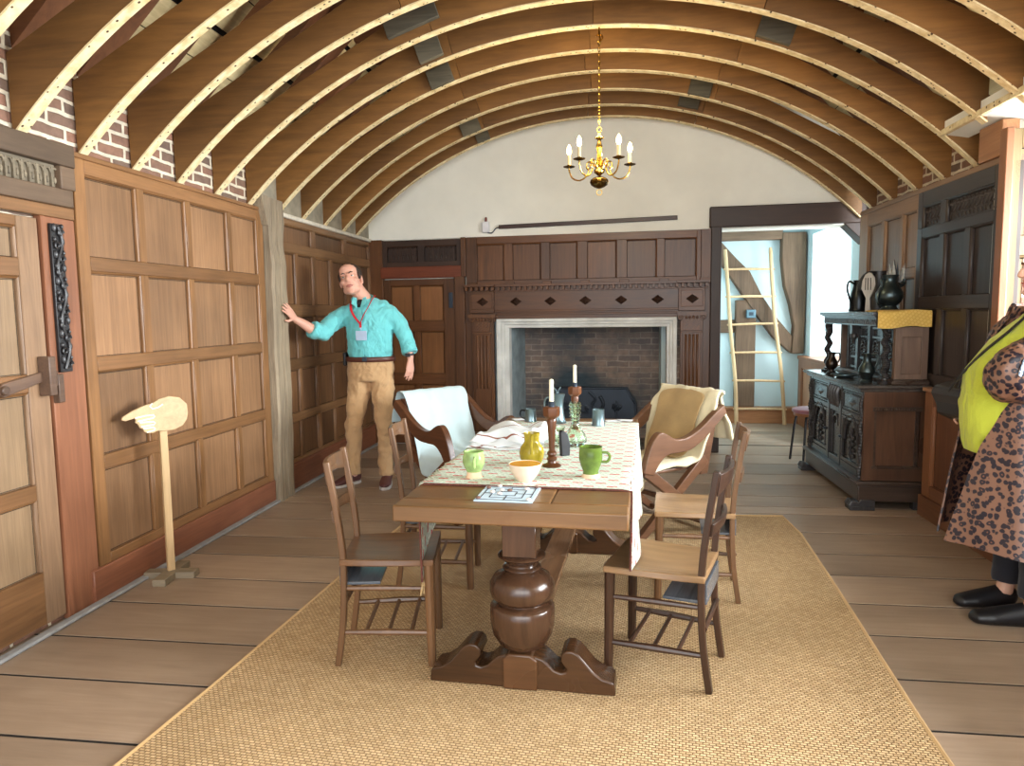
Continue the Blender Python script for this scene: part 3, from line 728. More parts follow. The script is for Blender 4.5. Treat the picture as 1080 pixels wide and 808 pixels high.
# cast iron fireback leaning on the hearth wall
loc = BWM @ Vector((-0.22, 0.56, 0.012))
t = thing('fireback', 'black cast iron fireback with clipped corners and raised figures in the hearth', 'fireback', loc, -0.0618)
b = MB(); out = [(-.50, 0), (.50, 0), (.50, .40), (.40, .57), (-.40, .57), (-.50, .40)]
b.prism(out, lambda a, c, d: (a, d, c), -0.02, 0.02)
rim = [(x * .97, z if z == 0 else z - .015) for x, z in out]
for p, q in zip(rim, rim[1:] + rim[:1]): b.tube([(p[0], -0.022, p[1]), (q[0], -0.022, q[1])], 0.013, 8)
b.build('plate', [m_iron], t, bevel=0.004)
rs = random.Random(5); b = MB()
for x, z in ((-.3, .3), (-.3, .42), (-.08, .34), (.28, .3)):
    for i in range(5): b.ell((x + rs.uniform(-.05, .05), -0.022, z + rs.uniform(-.06, .06)), (rs.uniform(.015, .04), .02, rs.uniform(.015, .04)), 8)
b.tube(spline([(-.02, -.024, .52), (.05, -.024, .44), (.02, -.024, .36), (.12, -.024, .26), (.2, -.024, .14), (.26, -.024, .04)], 6), 0.018, 8)
b.tube(spline([(.1, -.024, .47), (.14, -.024, .38), (.1, -.024, .3)], 6), 0.02, 8)
b.tube([(.28, -.024, .2), (.28, -.024, .42)], .012, 6); b.tube([(.22, -.024, .22), (.34, -.024, .22)], .012, 6); b.tube([(.23, -.024, .33), (.28, -.024, .4), (.33, -.024, .33)], .01, 6)
b.tube([(-.38 + .09 * i, -.024, .12 + .05 * (i % 2)) for i in range(8)], .014, 6)
b.build('raised_figures', [m_iron], t)

# dark rail on the plaster with a switch box at its end
t, M = kthing('wall_rail', 'dark slim rail fixed across the white plaster above the panelling', 'rail', -0.28, 0.0)
b = MB(); b.bar((-1.10, 0.03, 2.272), (0.675, 0.03, 2.30), 0.02, 0.04); b.build('pole', wood('rail_dark', (34, 20, 16), (70, 44, 36), 'x', rough=0.4), t, M=M, bevel=0.004)
b = MB(); b.tube(spline([(-1.08, 0.03, 2.27), (-1.13, 0.03, 2.26), (-1.17, 0.04, 2.215), (-1.22, 0.035, 2.225), (-1.235, 0.03, 2.265)], 6), 0.006, 8); b.build('hook', [m_iron], t, M=M)
t, M = kthing('switch_box', 'small white box on the plaster at the hooked end of the dark rail', 'box', -1.25, 0.0)
b = MB(); b.box(-1.27, -1.20, 0.0, 0.05, 2.22, 2.33); b.build('case', plain('white_box', (232, 232, 236), 0.5), t, M=M, bevel=0.006)
b = MB(); b.tube([(-1.235, 0.03, 2.33), (-1.232, 0.03, 2.36)], 0.012, 8); b.ell((-1.232, .03, 2.365), (.012, .012, .012), 8); b.build('cap', plain('red_cap', (120, 44, 36), 0.5), t, M=M)

# carved strip on the door post
loc = Vector((XL + 0.004, 2.985, 1.5)); t = thing('carved_strip', 'black carved oak strip of scrolling foliage fixed beside the plank door', 'carving', loc)
LMs = tr(*(-loc)) @ LM
b = MB(); b.box(2.948, 3.022, 0.02, 0.036, 1.155, 1.83, M=LMs); b.build('backing', [m_carved], t, bevel=0.003)
b = MB(); rs = random.Random(2)
b.tube([LMs @ Vector((2.985 + 0.018 * sin(z * 26), 0.042, z)) for z in [1.17 + .0108 * i for i in range(61)]], 0.008, 6)
for i in range(11):
    z = 1.19 + i * 0.06; sx = 1 if i % 2 else -1
    b.tube([LMs @ Vector((2.985 - sx * .012 + .019 * (1 - q / 20) * cos(q * .5 * sx), 0.043, z + .02 * (1 - q / 20) * sin(q * .5))) for q in range(16)], 0.006, 6)
    b.ell(LMs @ Vector((2.985 + sx * .022, 0.040, z + .022)), (.010, .012, .02), 8)
    b.ell(LMs @ Vector((2.985 - sx * .024, 0.040, z + .03)), (.009, .008, .012), 8)
b.build('scrollwork', [m_carved], t)

# ================================================================ chandelier
def emit(name, col, strength):
    m = NT(name); m.setv(Base_Color=lin(col)); m.b.inputs['Emission Color'].default_value = lin(col); m.b.inputs['Emission Strength'].default_value = strength; return m.mat
m_brass = plain('aged_brass', (206, 168, 84), 0.22, 1.0, nscale=30, var=0.15)
m_brassd = plain('dark_brass', (126, 100, 54), 0.25, 1.0, nscale=30, var=0.2)
m_candle = plain('candle_sleeve', (224, 206, 160), 0.5)
m_bulb = emit('lit_bulb', (255, 224, 150), 22.0)
CX, CY, CZ = -0.055, 4.85, 2.335
t = thing('chandelier', 'brass chandelier with curved arms and lit candle bulbs hanging from the roof', 'chandelier', (CX, CY, CZ))
b = MB(); b.tube(spline([(0, 0, .80), (.008, 0, .815), (0, 0, .86), (0, 0, .90)], 4), 0.006, 8); b.tube([(.022 * cos(a), 0, .835 + .022 * sin(a)) for a in [pi * 2 * i / 14 - 2.2 for i in range(12)]], 0.005, 6)
b.build('hook', [m_brass], t)
b = MB()
for i in range(26):
    z0 = .275 + i * .0205; ring = []
    for q in range(9):
        a = 2 * pi * q / 8; r = .0065 * cos(a); h = .0135 * sin(a)
        ring.append((r, 0, z0 + .0135 + h) if i % 2 else (0, r, z0 + .0135 + h))
    b.tube(ring, 0.0024, 5, cap=False)
b.build('chain', [m_brass], t)
b = MB(); b.lathe([(0, -.045), (.012, -.04), (.02, -.03), (.034, -.02), (.036, -.01), (.026, 0), (.02, .012), (.026, .02), (.022, .05), (.016, .075), (.014, .1), (.018, .13), (.022, .15), (.014, .17), (.011, .19), (.028, .2), (.03, .206), (.012, .215), (.008, .23), (0, .24)], 20)
b.tube([(.014 * cos(2 * pi * i / 12), 0, .255 + .016 * sin(2 * pi * i / 12)) for i in range(13)], 0.0035, 6)
b.build('stem', [m_brass], t)
b = MB(); b.lathe([(0, -.125), (.01, -.123), (.03, -.115), (.052, -.1), (.06, -.083), (.055, -.066), (.04, -.054), (.02, -.047), (0, -.044)], 32, gad=(2, 6, .1, 12)); b.build('ball', [m_brassd], t)
b = MB(); b.tube([(.018 * cos(2 * pi * i / 14), 0, -.148 + .019 * sin(2 * pi * i / 14)) for i in range(15)], 0.003, 6); b.build('ring', [m_brass], t)
for i in range(5):
    a = rad(36 + 72 * i) + 0.0; Q = rz(atan2(-cos(a), sin(a)))
    b = MB(); path = spline([(.022, 0, .012), (.05, 0, .05), (.082, 0, .052), (.088, 0, .02), (.075, 0, -.004), (.10, 0, -.044), (.145, 0, -.058), (.192, 0, -.036), (.212, 0, .012), (.212, 0, .03)], 6)
    b.tube(path, 0.0052, 8)
    b.tube(spline([(.088, 0, .02), (.07, 0, .012), (.06, 0, .024), (.068, 0, .036)], 5), 0.004, 6)
    arm = b.build('arm', [m_brass], t, M=Q)
    b = MB(); b.lathe([(0, .026), (.012, .028), (.038, .036), (.04, .040), (.016, .036), (.013, .05), (.0, .052)], 18, c=(.212, 0, 0)); b.build('drip_pan', [m_brassd], arm, M=Q)
    b = MB(); b.lathe([(.011, .045), (.011, .115), (0, .116)], 14, c=(.212, 0, 0)); b.build('candle_tube', [m_candle], arm, M=Q)
    b = MB(); b.lathe([(.007, .115), (.0145, .13), (.016, .143), (.012, .162), (.005, .178), (0, .184)], 14, c=(.212, 0, 0)); b.build('bulb', [m_bulb], arm, M=Q)
ld = bpy.data.lights.new('chandelier_glow', 'POINT'); ld.energy = 20; ld.color = (1.0, 0.78, 0.46); ld.shadow_soft_size = 0.2
lo = bpy.data.objects.new('chandelier_glow', ld); COL.objects.link(lo); lo.location = (CX, CY - 0.0, CZ + 0.32)

# ================================================================ rug
def sisal():
    m = NT('sisal_weave'); c = m.coord()
    w1 = m.n('ShaderNodeTexBrick'); m.link(m.mapping(c, (1, 1, 1), None, (0, 0, 0.10)), w1.inputs['Vector'])
    for k, v in (('Scale', 1.0), ('Brick Width', 0.021), ('Row Height', 0.0125), ('Mortar Size', 0.0028), ('Mortar Smooth', 0.9), ('Bias', 0.0)): w1.inputs[k].default_value = v
    w1.inputs['Color1'].default_value = lin((226, 196, 152)); w1.inputs['Color2'].default_value = lin((202, 170, 126)); w1.inputs['Mortar'].default_value = lin((140, 108, 68))
    n = m.noise(c, 3.0, 5, 0.6); n2 = m.noise(c, 150, 2)
    col = m.mix(0.45, w1.outputs['Color'], m.ramp(n2, [(0.3, (0.55, 0.52, 0.48, 1)), (0.7, (1.25, 1.22, 1.15, 1))]), 'MULTIPLY')
    col = m.mix(0.5, col, m.ramp(n, [(0.3, (0.84, 0.82, 0.78, 1)), (0.7, (1.08, 1.07, 1.05, 1))]), 'MULTIPLY')
    m.color(col); m.setv(Roughness=0.95)
    h = m.math('ADD', m.math('MULTIPLY', w1.outputs['Fac'], -1.0), m.math('MULTIPLY', n2, 0.6)); m.bump(h, 0.9, 0.006); return m.mat
RUG = [(-1.56, 1.0), (-1.52, 1.9), (-1.48, 2.42), (-1.44, 3.1), (-1.41, 3.67), (-1.36, 4.36), (-1.33, 4.72), (-0.55, 4.78), (0.3, 4.84), (1.17, 4.89),
       (1.19, 4.5), (1.15, 3.86), (1.12, 3.4), (1.085, 2.94), (1.05, 2.45), (1.03, 2.0), (1.02, 1.0)]
t = thing('rug', 'large tan woven sisal rug under the table and chairs', 'rug', (-0.2, 3.0, 0))
b = MB(); b.prism([(x + .2, y - 3) for x, y in RUG], lambda a, c, d: (a, c, d), 0.001, 0.011); b.build('weave', [sisal()], t, smooth=0)
b = MB(); P = RUG + RUG[:1]
b.tube([(x + .2, y - 3, 0.008) for x, y in P], (0.009), 6); b.build('binding', [cloth('rug_binding', (196, 160, 108), 0.9, 150)], t)

# ================================================================ refectory table
m_ttop = wood('table_top_oak', (66, 43, 23), (142, 103, 62), 'x', var=0.3, rough=0.36, grain=11, wear=(104, 66, 34))
m_tleg = wood('table_leg_oak', (44, 28, 17), (104, 70, 44), 'x', var=0.35, rough=0.26, grain=10)
m_tlegz = wood('turned_leg_oak', (36, 23, 17), (98, 68, 48), 'z', var=0.3, rough=0.2, grain=9)
TX, TY, TR = -0.275, 3.315, -0.056
table = thing('refectory_table', 'long oak trestle table with a bulbous turned pedestal at each end', 'table', (TX, TY, 0.011), TR)
b = MB()
for i in range(3): b.box(-.40 + .267 * i + .0008, -.40 + .267 * (i + 1) - .0008, -0.93, 0.93, 0.682, 0.739)
for e in (-1, 1): b.box(-.40, .40, min(e * 1.035, e * .932), max(e * 1.035, e * .932), 0.682, 0.739, 0, .12)
b.build('tabletop', [m_ttop], table, bevel=0.006)
for yy in (-0.76, 0.76):
    b = MB()
    b.box(-.30, .30, yy - .06, yy + .06, 0.635, 0.682); b.prism([(-.30, .682), (-.22, .635), (.22, .635), (.30, .682)], lambda a, c, d: (a, d, c), yy - .055, yy + .055)
    b.build('bearer', [m_tleg], table, bevel=0.006)
    b = MB(); b.box(-.062, .062, yy - .062, yy + .062, 0.50, 0.64)
    b.lathe([(.0, .50), (.085, .50), (.092, .493), (.075, .48), (.058, .468), (.056, .458), (.072, .452), (.074, .445), (.06, .44), (.075, .432), (.105, .415), (.121, .388), (.122, .362), (.116, .34), (.102, .327), (.085, .32), (.088, .314), (.112, .31), (.121, .3), (.122, .27), (.12, .235), (.112, .195), (.09, .158), (.062, .142), (.05, .135), (.05, .122), (.066, .118), (.07, .106), (.05, .1), (.056, .09), (.06, .07), (.0, .07)], 36, c=(0, yy, 0))
    b.build('pedestal', [m_tlegz], table, bevel=0.003, seg=1, smooth=50)
    half = [(.062, .125), (.085, .118), (.105, .1), (.125, .08), (.15, .072), (.168, .076), (.172, .088), (.16, .1), (.15, .118), (.152, .14), (.168, .156), (.192, .158), (.215, .146), (.24, .118), (.268, .085), (.3, .062), (.335, .052), (.345, .042), (.35, 0)]
    out = [(-x, z) for x, z in reversed(half)] + [(-.05, .128)] + [(.05, .128)] + half
    b = MB(); b.prism(out, lambda a, c, d: (a, d, c), yy - .06, yy + .06)
    b.prism([(-.064, 0), (.064, 0), (.064, .115), (.04, .135), (-.04, .135), (-.064, .115)], lambda a, c, d: (a, d, c), yy - .072, yy + .072)
    b.build('foot', [m_tleg], table, bevel=0.006)
b = MB(); b.box(-.058, .058, -0.70, 0.70, 0.135, 0.17); b.build('stretcher', [wood('stretcher_oak', (84, 58, 40), (150, 112, 80), 'y', rough=0.25)], table, bevel=0.004)
TZ = 0.011 + 0.739
TM = tr(TX, TY, 0) @ rz(TR); TMI = TM.inverted()

# patterned cloth
def runner_mat():
    m = NT('patterned_runner'); c = m.coord(); sx = m.n('ShaderNodeSeparateXYZ'); m.link(c, sx.inputs[0])
    s = m.math('SUBTRACT', sx.outputs[0], sx.outputs[2]); v = sx.outputs[1]
    row = m.math('FLOOR', m.math('DIVIDE', v, 0.052)); off = m.math('MULTIPLY', m.math('MODULO', m.math('ABSOLUTE', row), 2.0), 0.5)
    fu = m.math('FRACT', m.math('ADD', m.math('DIVIDE', m.math('ADD', s, 5.0), 0.088), off)); fv = m.math('FRACT', m.math('DIVIDE', m.math('ADD', v, 5.2), 0.052))
    dash = m.math('MULTIPLY', m.math('LESS_THAN', m.math('ABSOLUTE', m.math('SUBTRACT', fu, 0.5)), 0.22), m.math('LESS_THAN', m.math('ABSOLUTE', m.math('SUBTRACT', fv, 0.5)), 0.12))
    tri = m.math('ABSOLUTE', m.math('SUBTRACT', m.math('FRACT', m.math('DIVIDE', m.math('ADD', v, 5.0), 0.052)), 0.5))
    zz = m.math('FRACT', m.math('ADD', m.math('DIVIDE', m.math('ADD', s, 5.0), 0.022), m.math('MULTIPLY', tri, 4.0)))
    g = m.math('LESS_THAN', zz, 0.34)
    col = m.mix(g, lin((224, 232, 222)), lin((142, 168, 142))); col = m.mix(dash, col, lin((196, 62, 54)))
    m.color(col); m.setv(Roughness=0.92); m.bump(m.noise(c, 300, 2), 0.25, 0.002); return m.mat
rs = random.Random(4)
t = thing('table_runner', 'cream woven table cloth with green zigzag and red dashes on the long table', 'tablecloth', (TX, TY, TZ), TR)
def runner(i, j):
    y = -0.735 + i * 1.59
    hl = 0.11 + 0.28 * max(0, 1 - i / 0.25)
    s = -0.40 - hl + j * (0.80 + hl + 0.304)
    k = 0.0035
    if s < -0.40:
        d = -0.40 - s; lim = d * (1.0 if i > 0.12 else 1.0)
        return (-0.404 - 0.02 * d - 0.006 * sin(y * 19) * d * 6, y, k - d)
    if s > 0.40:
        d = s - 0.40
        return (0.404 + 0.016 * sin(y * 11 + 1) * d * 4 + 0.03 * d, y + 0.02 * sin(d * 9), k - d)
    return (s, y, k)
b = MB(); b.sheet(runner, 60, 48, 0.003); b.build('cloth', [runner_mat()], t, smooth=60)
b = MB(); b.tube([Vector(runner(0, j / 40)) + Vector((0, -.003, .001)) for j in range(41)], 0.0045, 6); b.build('edging', [plain('dark_edging', (96, 54, 44), 0.9, nscale=140, var=0.5)], t)
m_fringe = cloth('fringe_thread', (196, 168, 120), 0.9, 200)
b = MB(); p0 = Vector(runner(0, 0))
for i in range(14): b.tube([p0 + Vector((0, i * .004, 0)), p0 + Vector((rs.uniform(-.01, .01), i * .004 + rs.uniform(-.02, .02), -0.05))], 0.0012, 4)
b.build('fringe', [m_fringe], t)

# ---------------------------------------------------------------- things on the table
def ontable(name, label, cat, x, y, rz_=0.0, group=None, dz=0.0045): return thing(name, label, cat, (x, y, TZ + dz), rz_, group)
m_green = plain('green_glaze', (94, 116, 48), 0.18, nscale=14, var=0.45)
m_greenw = plain('pale_green_glaze', (150, 178, 110), 0.18, nscale=16, var=0.4)
m_ylw = plain('olive_yellow_glaze', (158, 140, 40), 0.18, nscale=16, var=0.35)
m_biscuit = plain('bare_clay', (222, 192, 158), 0.55, nscale=12, var=0.12)
m_ochre = plain('ochre_glaze', (206, 146, 44), 0.2, nscale=10, var=0.15)
m_pewter = plain('pewter', (120, 140, 146), 0.32, 0.9, nscale=8, var=0.2)
m_pewterd = plain('dark_pewter', (52, 56, 60), 0.3, 0.9, nscale=8, var=0.25)
m_wax = plain('candle_wax', (238, 232, 200), 0.5)
m_turn = wood('turned_candlestick_wood', (56, 30, 16), (114, 68, 38), 'z', rough=0.3, grain=20)
def glassm(name, col):
    m = NT(name); m.setv(Base_Color=lin(col), Roughness=0.04); m.b.inputs['Transmission Weight'].default_value = 1.0; m.b.inputs['IOR'].default_value = 1.45; return m.mat
m_glass = glassm('green_glass', (236, 250, 234))
def handle(b, pts, r, Mx=None, n=8): b.tube(spline(pts, 6), r, n, M=Mx)

t = ontable('cup', 'green and white glazed footed cup with its handle toward the board game', 'cup', -0.523, 2.713)
b = MB(); b.lathe([(0, .012), (.031, .0), (.033, .004), (.027, .012), (.026, .022), (.036, .04), (.044, .062), (.043, .085), (.038, .1), (.04, .107), (.036, .107), (.034, .098), (.038, .08), (.034, .05), (0, .03)], 28); b.build('body', [m_greenw], t)
b = MB(); b.lathe([(0, .0), (.032, .0), (.034, .004), (.0285, .012), (.028, .026), (.026, .027), (0, .02)], 28); b.build('foot', [m_biscuit], t)
b = MB(); handle(b, [(.012, -.042, .088), (.014, -.066, .083), (.014, -.064, .056), (.012, -.044, .05)], .006); b.build('handle', [m_greenw], t)
t = ontable('mug', 'bright green glazed mug with a side handle on the patterned cloth', 'mug', -0.066, 2.755)
b = MB(); b.lathe([(0, .012), (.031, .002), (.032, .012), (.03, .024), (.04, .05), (.046, .075), (.045, .1), (.044, .118), (.046, .122), (.041, .122), (.04, .1), (.038, .06), (0, .03)], 28); b.build('body', [m_green], t)
b = MB(); b.lathe([(0, 0), (.036, 0), (.037, .005), (.0325, .012), (.0315, .016), (0, .014)], 28); b.build('foot', [m_biscuit], t)
b = MB(); handle(b, [(.044, 0, .1), (.066, -.002, .098), (.074, -.002, .082), (.064, -.002, .064), (.043, 0, .062)], .0055); b.build('handle', [m_green], t)
t = ontable('bowl', 'small cream bowl with an ochre inside near the bare table end', 'bowl', -0.314, 2.665)
b = MB(); b.lathe([(0, .004), (.026, 0), (.03, .004), (.044, .022), (.057, .045), (.064, .068), (.062, .071), (.059, .068)], 32); b.build('body', [plain('cream_slip', (226, 204, 180), 0.4, nscale=10, var=0.1)], t)
b = MB(); b.lathe([(.0605, .0695), (.053, .045), (.04, .024), (.02, .012), (0, .01)], 32); b.build('glaze', [m_ochre], t)
t = ontable('jug', 'olive yellow glazed jug with a strap handle behind the cream bowl', 'jug', -0.322, 2.985)
b = MB(); b.lathe([(0, .004), (.036, 0), (.04, .004), (.051, .028), (.054, .05), (.048, .074), (.035, .092), (.031, .1), (.032, .12), (.036, .134), (.033, .136), (.029, .12), (.027, .1), (.03, .08), (0, .05)], 30); b.build('body', [m_ylw], t)
b = MB(); handle(b, [(.004, -.034, .122), (.006, -.056, .124), (.006, -.066, .095), (.004, -.052, .055)], .0065); b.build('handle', [m_ylw], t)
def candlestick(label, x, y):
    t = ontable('candlestick', label, 'candlestick', x, y, 0.2, 'wooden candlesticks on the table')
    b = MB(); b.lathe([(0, 0), (.039, 0), (.04, .006), (.034, .012), (.02, .018), (.017, .026), (.022, .032), (.022, .038), (.015, .046), (.021, .054), (.02, .062), (.0125, .07), (.013, .1), (.0165, .15), (.02, .192), (.019, .2), (.016, .206), (0, .207)], 24); b.build('stem', [m_turn], t)
    b = MB(); b.lathe([(0, .203), (.02, .203), (.034, .216), (.036, .222), (.036, .25), (.033, .255), (0, .255)], 6); b.build('cup', [m_turn], t, bevel=.002, smooth=20)
    b = MB(); b.lathe([(0, .254), (.013, .254), (.0125, .275), (.0135, .277), (0, .277)], 16); b.build('socket', [m_iron], t)
    b = MB(); b.lathe([(.0098, .274), (.0092, .366), (.004, .37), (0, .371)], 14); b.build('candle', [m_wax], t)
candlestick('turned wooden candlestick with a cream candle behind the yellow jug', -0.232, 2.935)
candlestick('turned wooden candlestick with a cream candle beyond the glass decanter', -0.172, 3.74)
t = ontable('decanter', 'pale green glass decanter with a ringed neck on the patterned cloth', 'decanter', -0.155, 3.40)
b = MB(); b.lathe([(0, .008), (.03, .0), (.046, .004), (.056, .025), (.056, .042), (.046, .064), (.028, .088), (.018, .105), (.0165, .12), (.0185, .13), (.022, .14), (.024, .16), (.026, .18), (.0275, .215), (.025, .215), (.022, .165), (.015, .12), (.016, .108), (.025, .09), (.042, .062), (.051, .04), (.05, .024), (0, .018)], 30); b.build('body', [m_glass], t)
for z, r in ((.128, .021), (.146, .0255), (.164, .027), (.182, .0285), (.2, .03)):
    b = MB(); b.tube([(r * cos(2 * pi * i / 24), r * sin(2 * pi * i / 24), z) for i in range(25)], .0026, 6, cap=False); b.build('glass_ring', [m_glass], t)
t = ontable('beaker', 'small pale green glass beaker beside the ringed decanter', 'glass', -0.232, 3.37)
b = MB(); b.lathe([(0, .006), (.03, 0), (.031, .004), (.018, .012), (.02, .03), (.03, .055), (.024, .075), (.03, .1), (.028, .1), (.021, .075), (.026, .055), (.016, .03), (0, .016)], 24); b.build('bowl', [m_glass], t)
b = MB()
for i in range(8): b.ell((.029 * cos(i * pi / 4), .029 * sin(i * pi / 4), .056), (.006, .006, .006), 8)
b.build('prunts', [m_glass], t)
t = ontable('flagon', 'tall grey pewter flagon with a forked thumbpiece at the far table end', 'flagon', -0.29, 4.12)
b = MB(); b.lathe([(0, 0), (.05, 0), (.052, .006), (.045, .014), (.038, .05), (.033, .1), (.036, .14), (.043, .165), (.044, .172), (0, .176)], 26); b.build('body', [m_pewter], t)
b = MB(); b.tube(spline([(.0, -.02, .172), (-.006, -.022, .195), (-.022, -.022, .212)], 5), .004, 6); b.tube(spline([(0, -.02, .172), (.008, -.022, .195), (.02, -.022, .215)], 5), .004, 6); b.ell((0, -.02, .18), (.01, .008, .01), 8); b.build('thumbpiece', [m_pewter], t)
b = MB(); handle(b, [(-.035, 0, .15), (-.07, 0, .145), (-.075, 0, .09), (-.042, 0, .045)], .006); b.build('handle', [m_pewter], t)
def tankard(label, x, y, h, r, a):
    t = ontable('tankard', label, 'tankard', x, y, a, 'pewter tankards at the far table end')
    b = MB(); b.lathe([(0, .004), (r * 1.06, 0), (r * 1.08, .006), (r, .012), (r * .96, h * .5), (r * .94, h), (r * .97, h + .003), (r * .88, h + .002), (r * .86, .015), (0, .012)], 24); b.build('body', [m_pewter], t)
    b = MB(); handle(b, [(r * .9, 0, h * .85), (r + .026, 0, h * .85), (r + .03, 0, h * .4), (r * .95, 0, h * .2)], .005); b.build('handle', [m_pewterd], t)
tankard('grey pewter tankard standing right of the decanter at the far end of the cloth', -0.053, 4.03, .092, .036, 1.9)
tankard('grey pewter tankard standing past the crumpled striped linen', -0.455, 4.17, .075, .034, 2.9)
# crumpled linen with red-brown stripes
def linen_mat():
    m = NT('striped_linen'); c = m.coord('UV') if False else m.coord(); sx = m.n('ShaderNodeSeparateXYZ'); m.link(c, sx.inputs[0])
    d = m.noise(c, 5, 2); q = m.math('FRACT', m.math('ADD', m.math('DIVIDE', m.math('ADD', sx.outputs[1], m.math('MULTIPLY', d, .06)), .062), 5.0))
    col = m.mix(m.math('LESS_THAN', q, .09), lin((222, 230, 234)), lin((140, 90, 76))); m.color(col); m.setv(Roughness=.92); m.bump(m.noise(c, 260, 2), .2, .002); return m.mat
m_linen = linen_mat()
t = ontable('striped_linen', 'crumpled white linen cloth with thin red-brown stripes on the table', 'cloth', -0.47, 3.50, -0.2, None, .008)
for k in range(3):
    def lf(i, j, k=k):
        x = -.17 + .34 * i + .02 * sin(j * 7 + k) * (1 - .3 * k); y = (-.23 + .44 * j) * (1 - .12 * k) + .015 * sin(i * 9 + k * 2)
        z = .012 + .020 * k + .012 * sin(i * 10 + j * 4 + k) + .014 * sin(j * 13 + i * 6 + 2 * k) * (.5 + .5 * sin(i * 3)) + .02 * max(0, sin((i - .15) * 3.4)) * max(0, sin(j * 3.1))
        e = min(i, 1 - i, j, 1 - j); z = .004 + max(z, .002) * min(1, e * 7 + .12 * k) if e < .14 else max(z, .004)
        return (x, y, z + .004 * k)
    b = MB(); b.sheet(lf, 34, 40, .004); b.build('fold', [m_linen], t, smooth=80, sub=1)
# board game with pebble counters
t = ontable('game_board', 'pale blue board game card with dark square lines near the table end', 'board game', -0.353, 2.475, TR, dz=0.001)
b = MB(); b.box(-.103, .103, -.105, .105, 0, .004); b.build('card', [plain('pale_blue_card', (186, 208, 222), .6, var=.04)], t)
b = MB()
for r in (.088, .058, .028):
    for (x0, y0), (x1, y1) in (((-r, -r), (r, -r)), ((r, -r), (r, r)), ((r, r), (-r, r)), ((-r, r), (-r, -r))): b.bar((x0, y0, .0045), (x1, y1, .0045), .0035, .001)
for (x0, y0), (x1, y1) in (((-.088, 0), (-.028, 0)), ((.028, 0), (.088, 0)), ((0, -.088), (0, -.028)), ((0, .028), (0, .088))): b.bar((x0, y0, .0045), (x1, y1, .0045), .0035, .001)
b.build('lines', [plain('board_ink', (34, 38, 58), .6)], t)
spots = [(-.09, -.088, 1), (-.058, .0, 0), (-.05, .088, 0), (-.085, .06, 1), (-.028, .028, 0), (0, .028, 1), (.058, .055, 0), (.088, .088, 1), (.088, -.088, 0), (-.028, -.02, 0)]
m_peb = [plain('pale_pebble', (214, 204, 196), .5), plain('brown_pebble', (112, 84, 74), .5)]
where = ['brown pebble counter on the near corner of the board game', 'pale pebble counter on the middle line at the cup side of the game', 'pale pebble counter at the far edge of the board nearest the cup', 'brown pebble counter on the board near the footed cup',
         'pale pebble counter on the inner square corner of the board', 'brown pebble counter on the inner square of the board', 'pale pebble counter on the middle square below the cream bowl', 'brown pebble counter on the far corner below the cream bowl',
         'pale pebble counter on the near corner of the board opposite the cup', 'pale pebble counter on the near inner corner of the board']
for (x, y, k), lb in zip(spots, where):
    p = tr(-0.353, 2.475, 0) @ rz(TR) @ Vector((x, y, 0))
    b = MB(); b.ell((0, 0, .005), (.0095, .0085, .0055), 12)
    o = b.build('game_counter', [m_peb[k]], None, loc=(p.x, p.y, TZ + .0055)); tag(o, lb, 'game counter', 'pebble counters on the board game')
# small cards at the far end and a dark pouch
for x, y, a, lb in ((0.03, 4.24, .3, 'white paper card at the far table end past the tankard'), (0.10, 4.26, -.2, 'white paper card at the far corner of the table'), (-0.53, 4.28, .5, 'white paper card at the far table end by the linen')):
    b = MB(); b.box(-.045, .045, -.03, .03, 0, .002); o = b.build('paper_card', [plain('white_card', (226, 230, 232), .7, var=.03)], None, loc=(x, y, TZ + .001)); o.rotation_euler = (0, 0, a); tag(o, lb, 'card', 'paper cards at the far table end')
t = ontable('leather_sheath', 'small black leather sheath propped behind the wooden candlestick', 'sheath', -0.20, 3.16, .5)
b = MB(); b.prism([(-.012, 0), (.03, 0), (.036, .05), (.026, .1), (.0, .118), (-.012, .11)], lambda a, c, d: (a, d + c * .1, c), -.012, .012); b.build('body', [plain('black_leather', (20, 22, 28), .5)], t, bevel=.005)

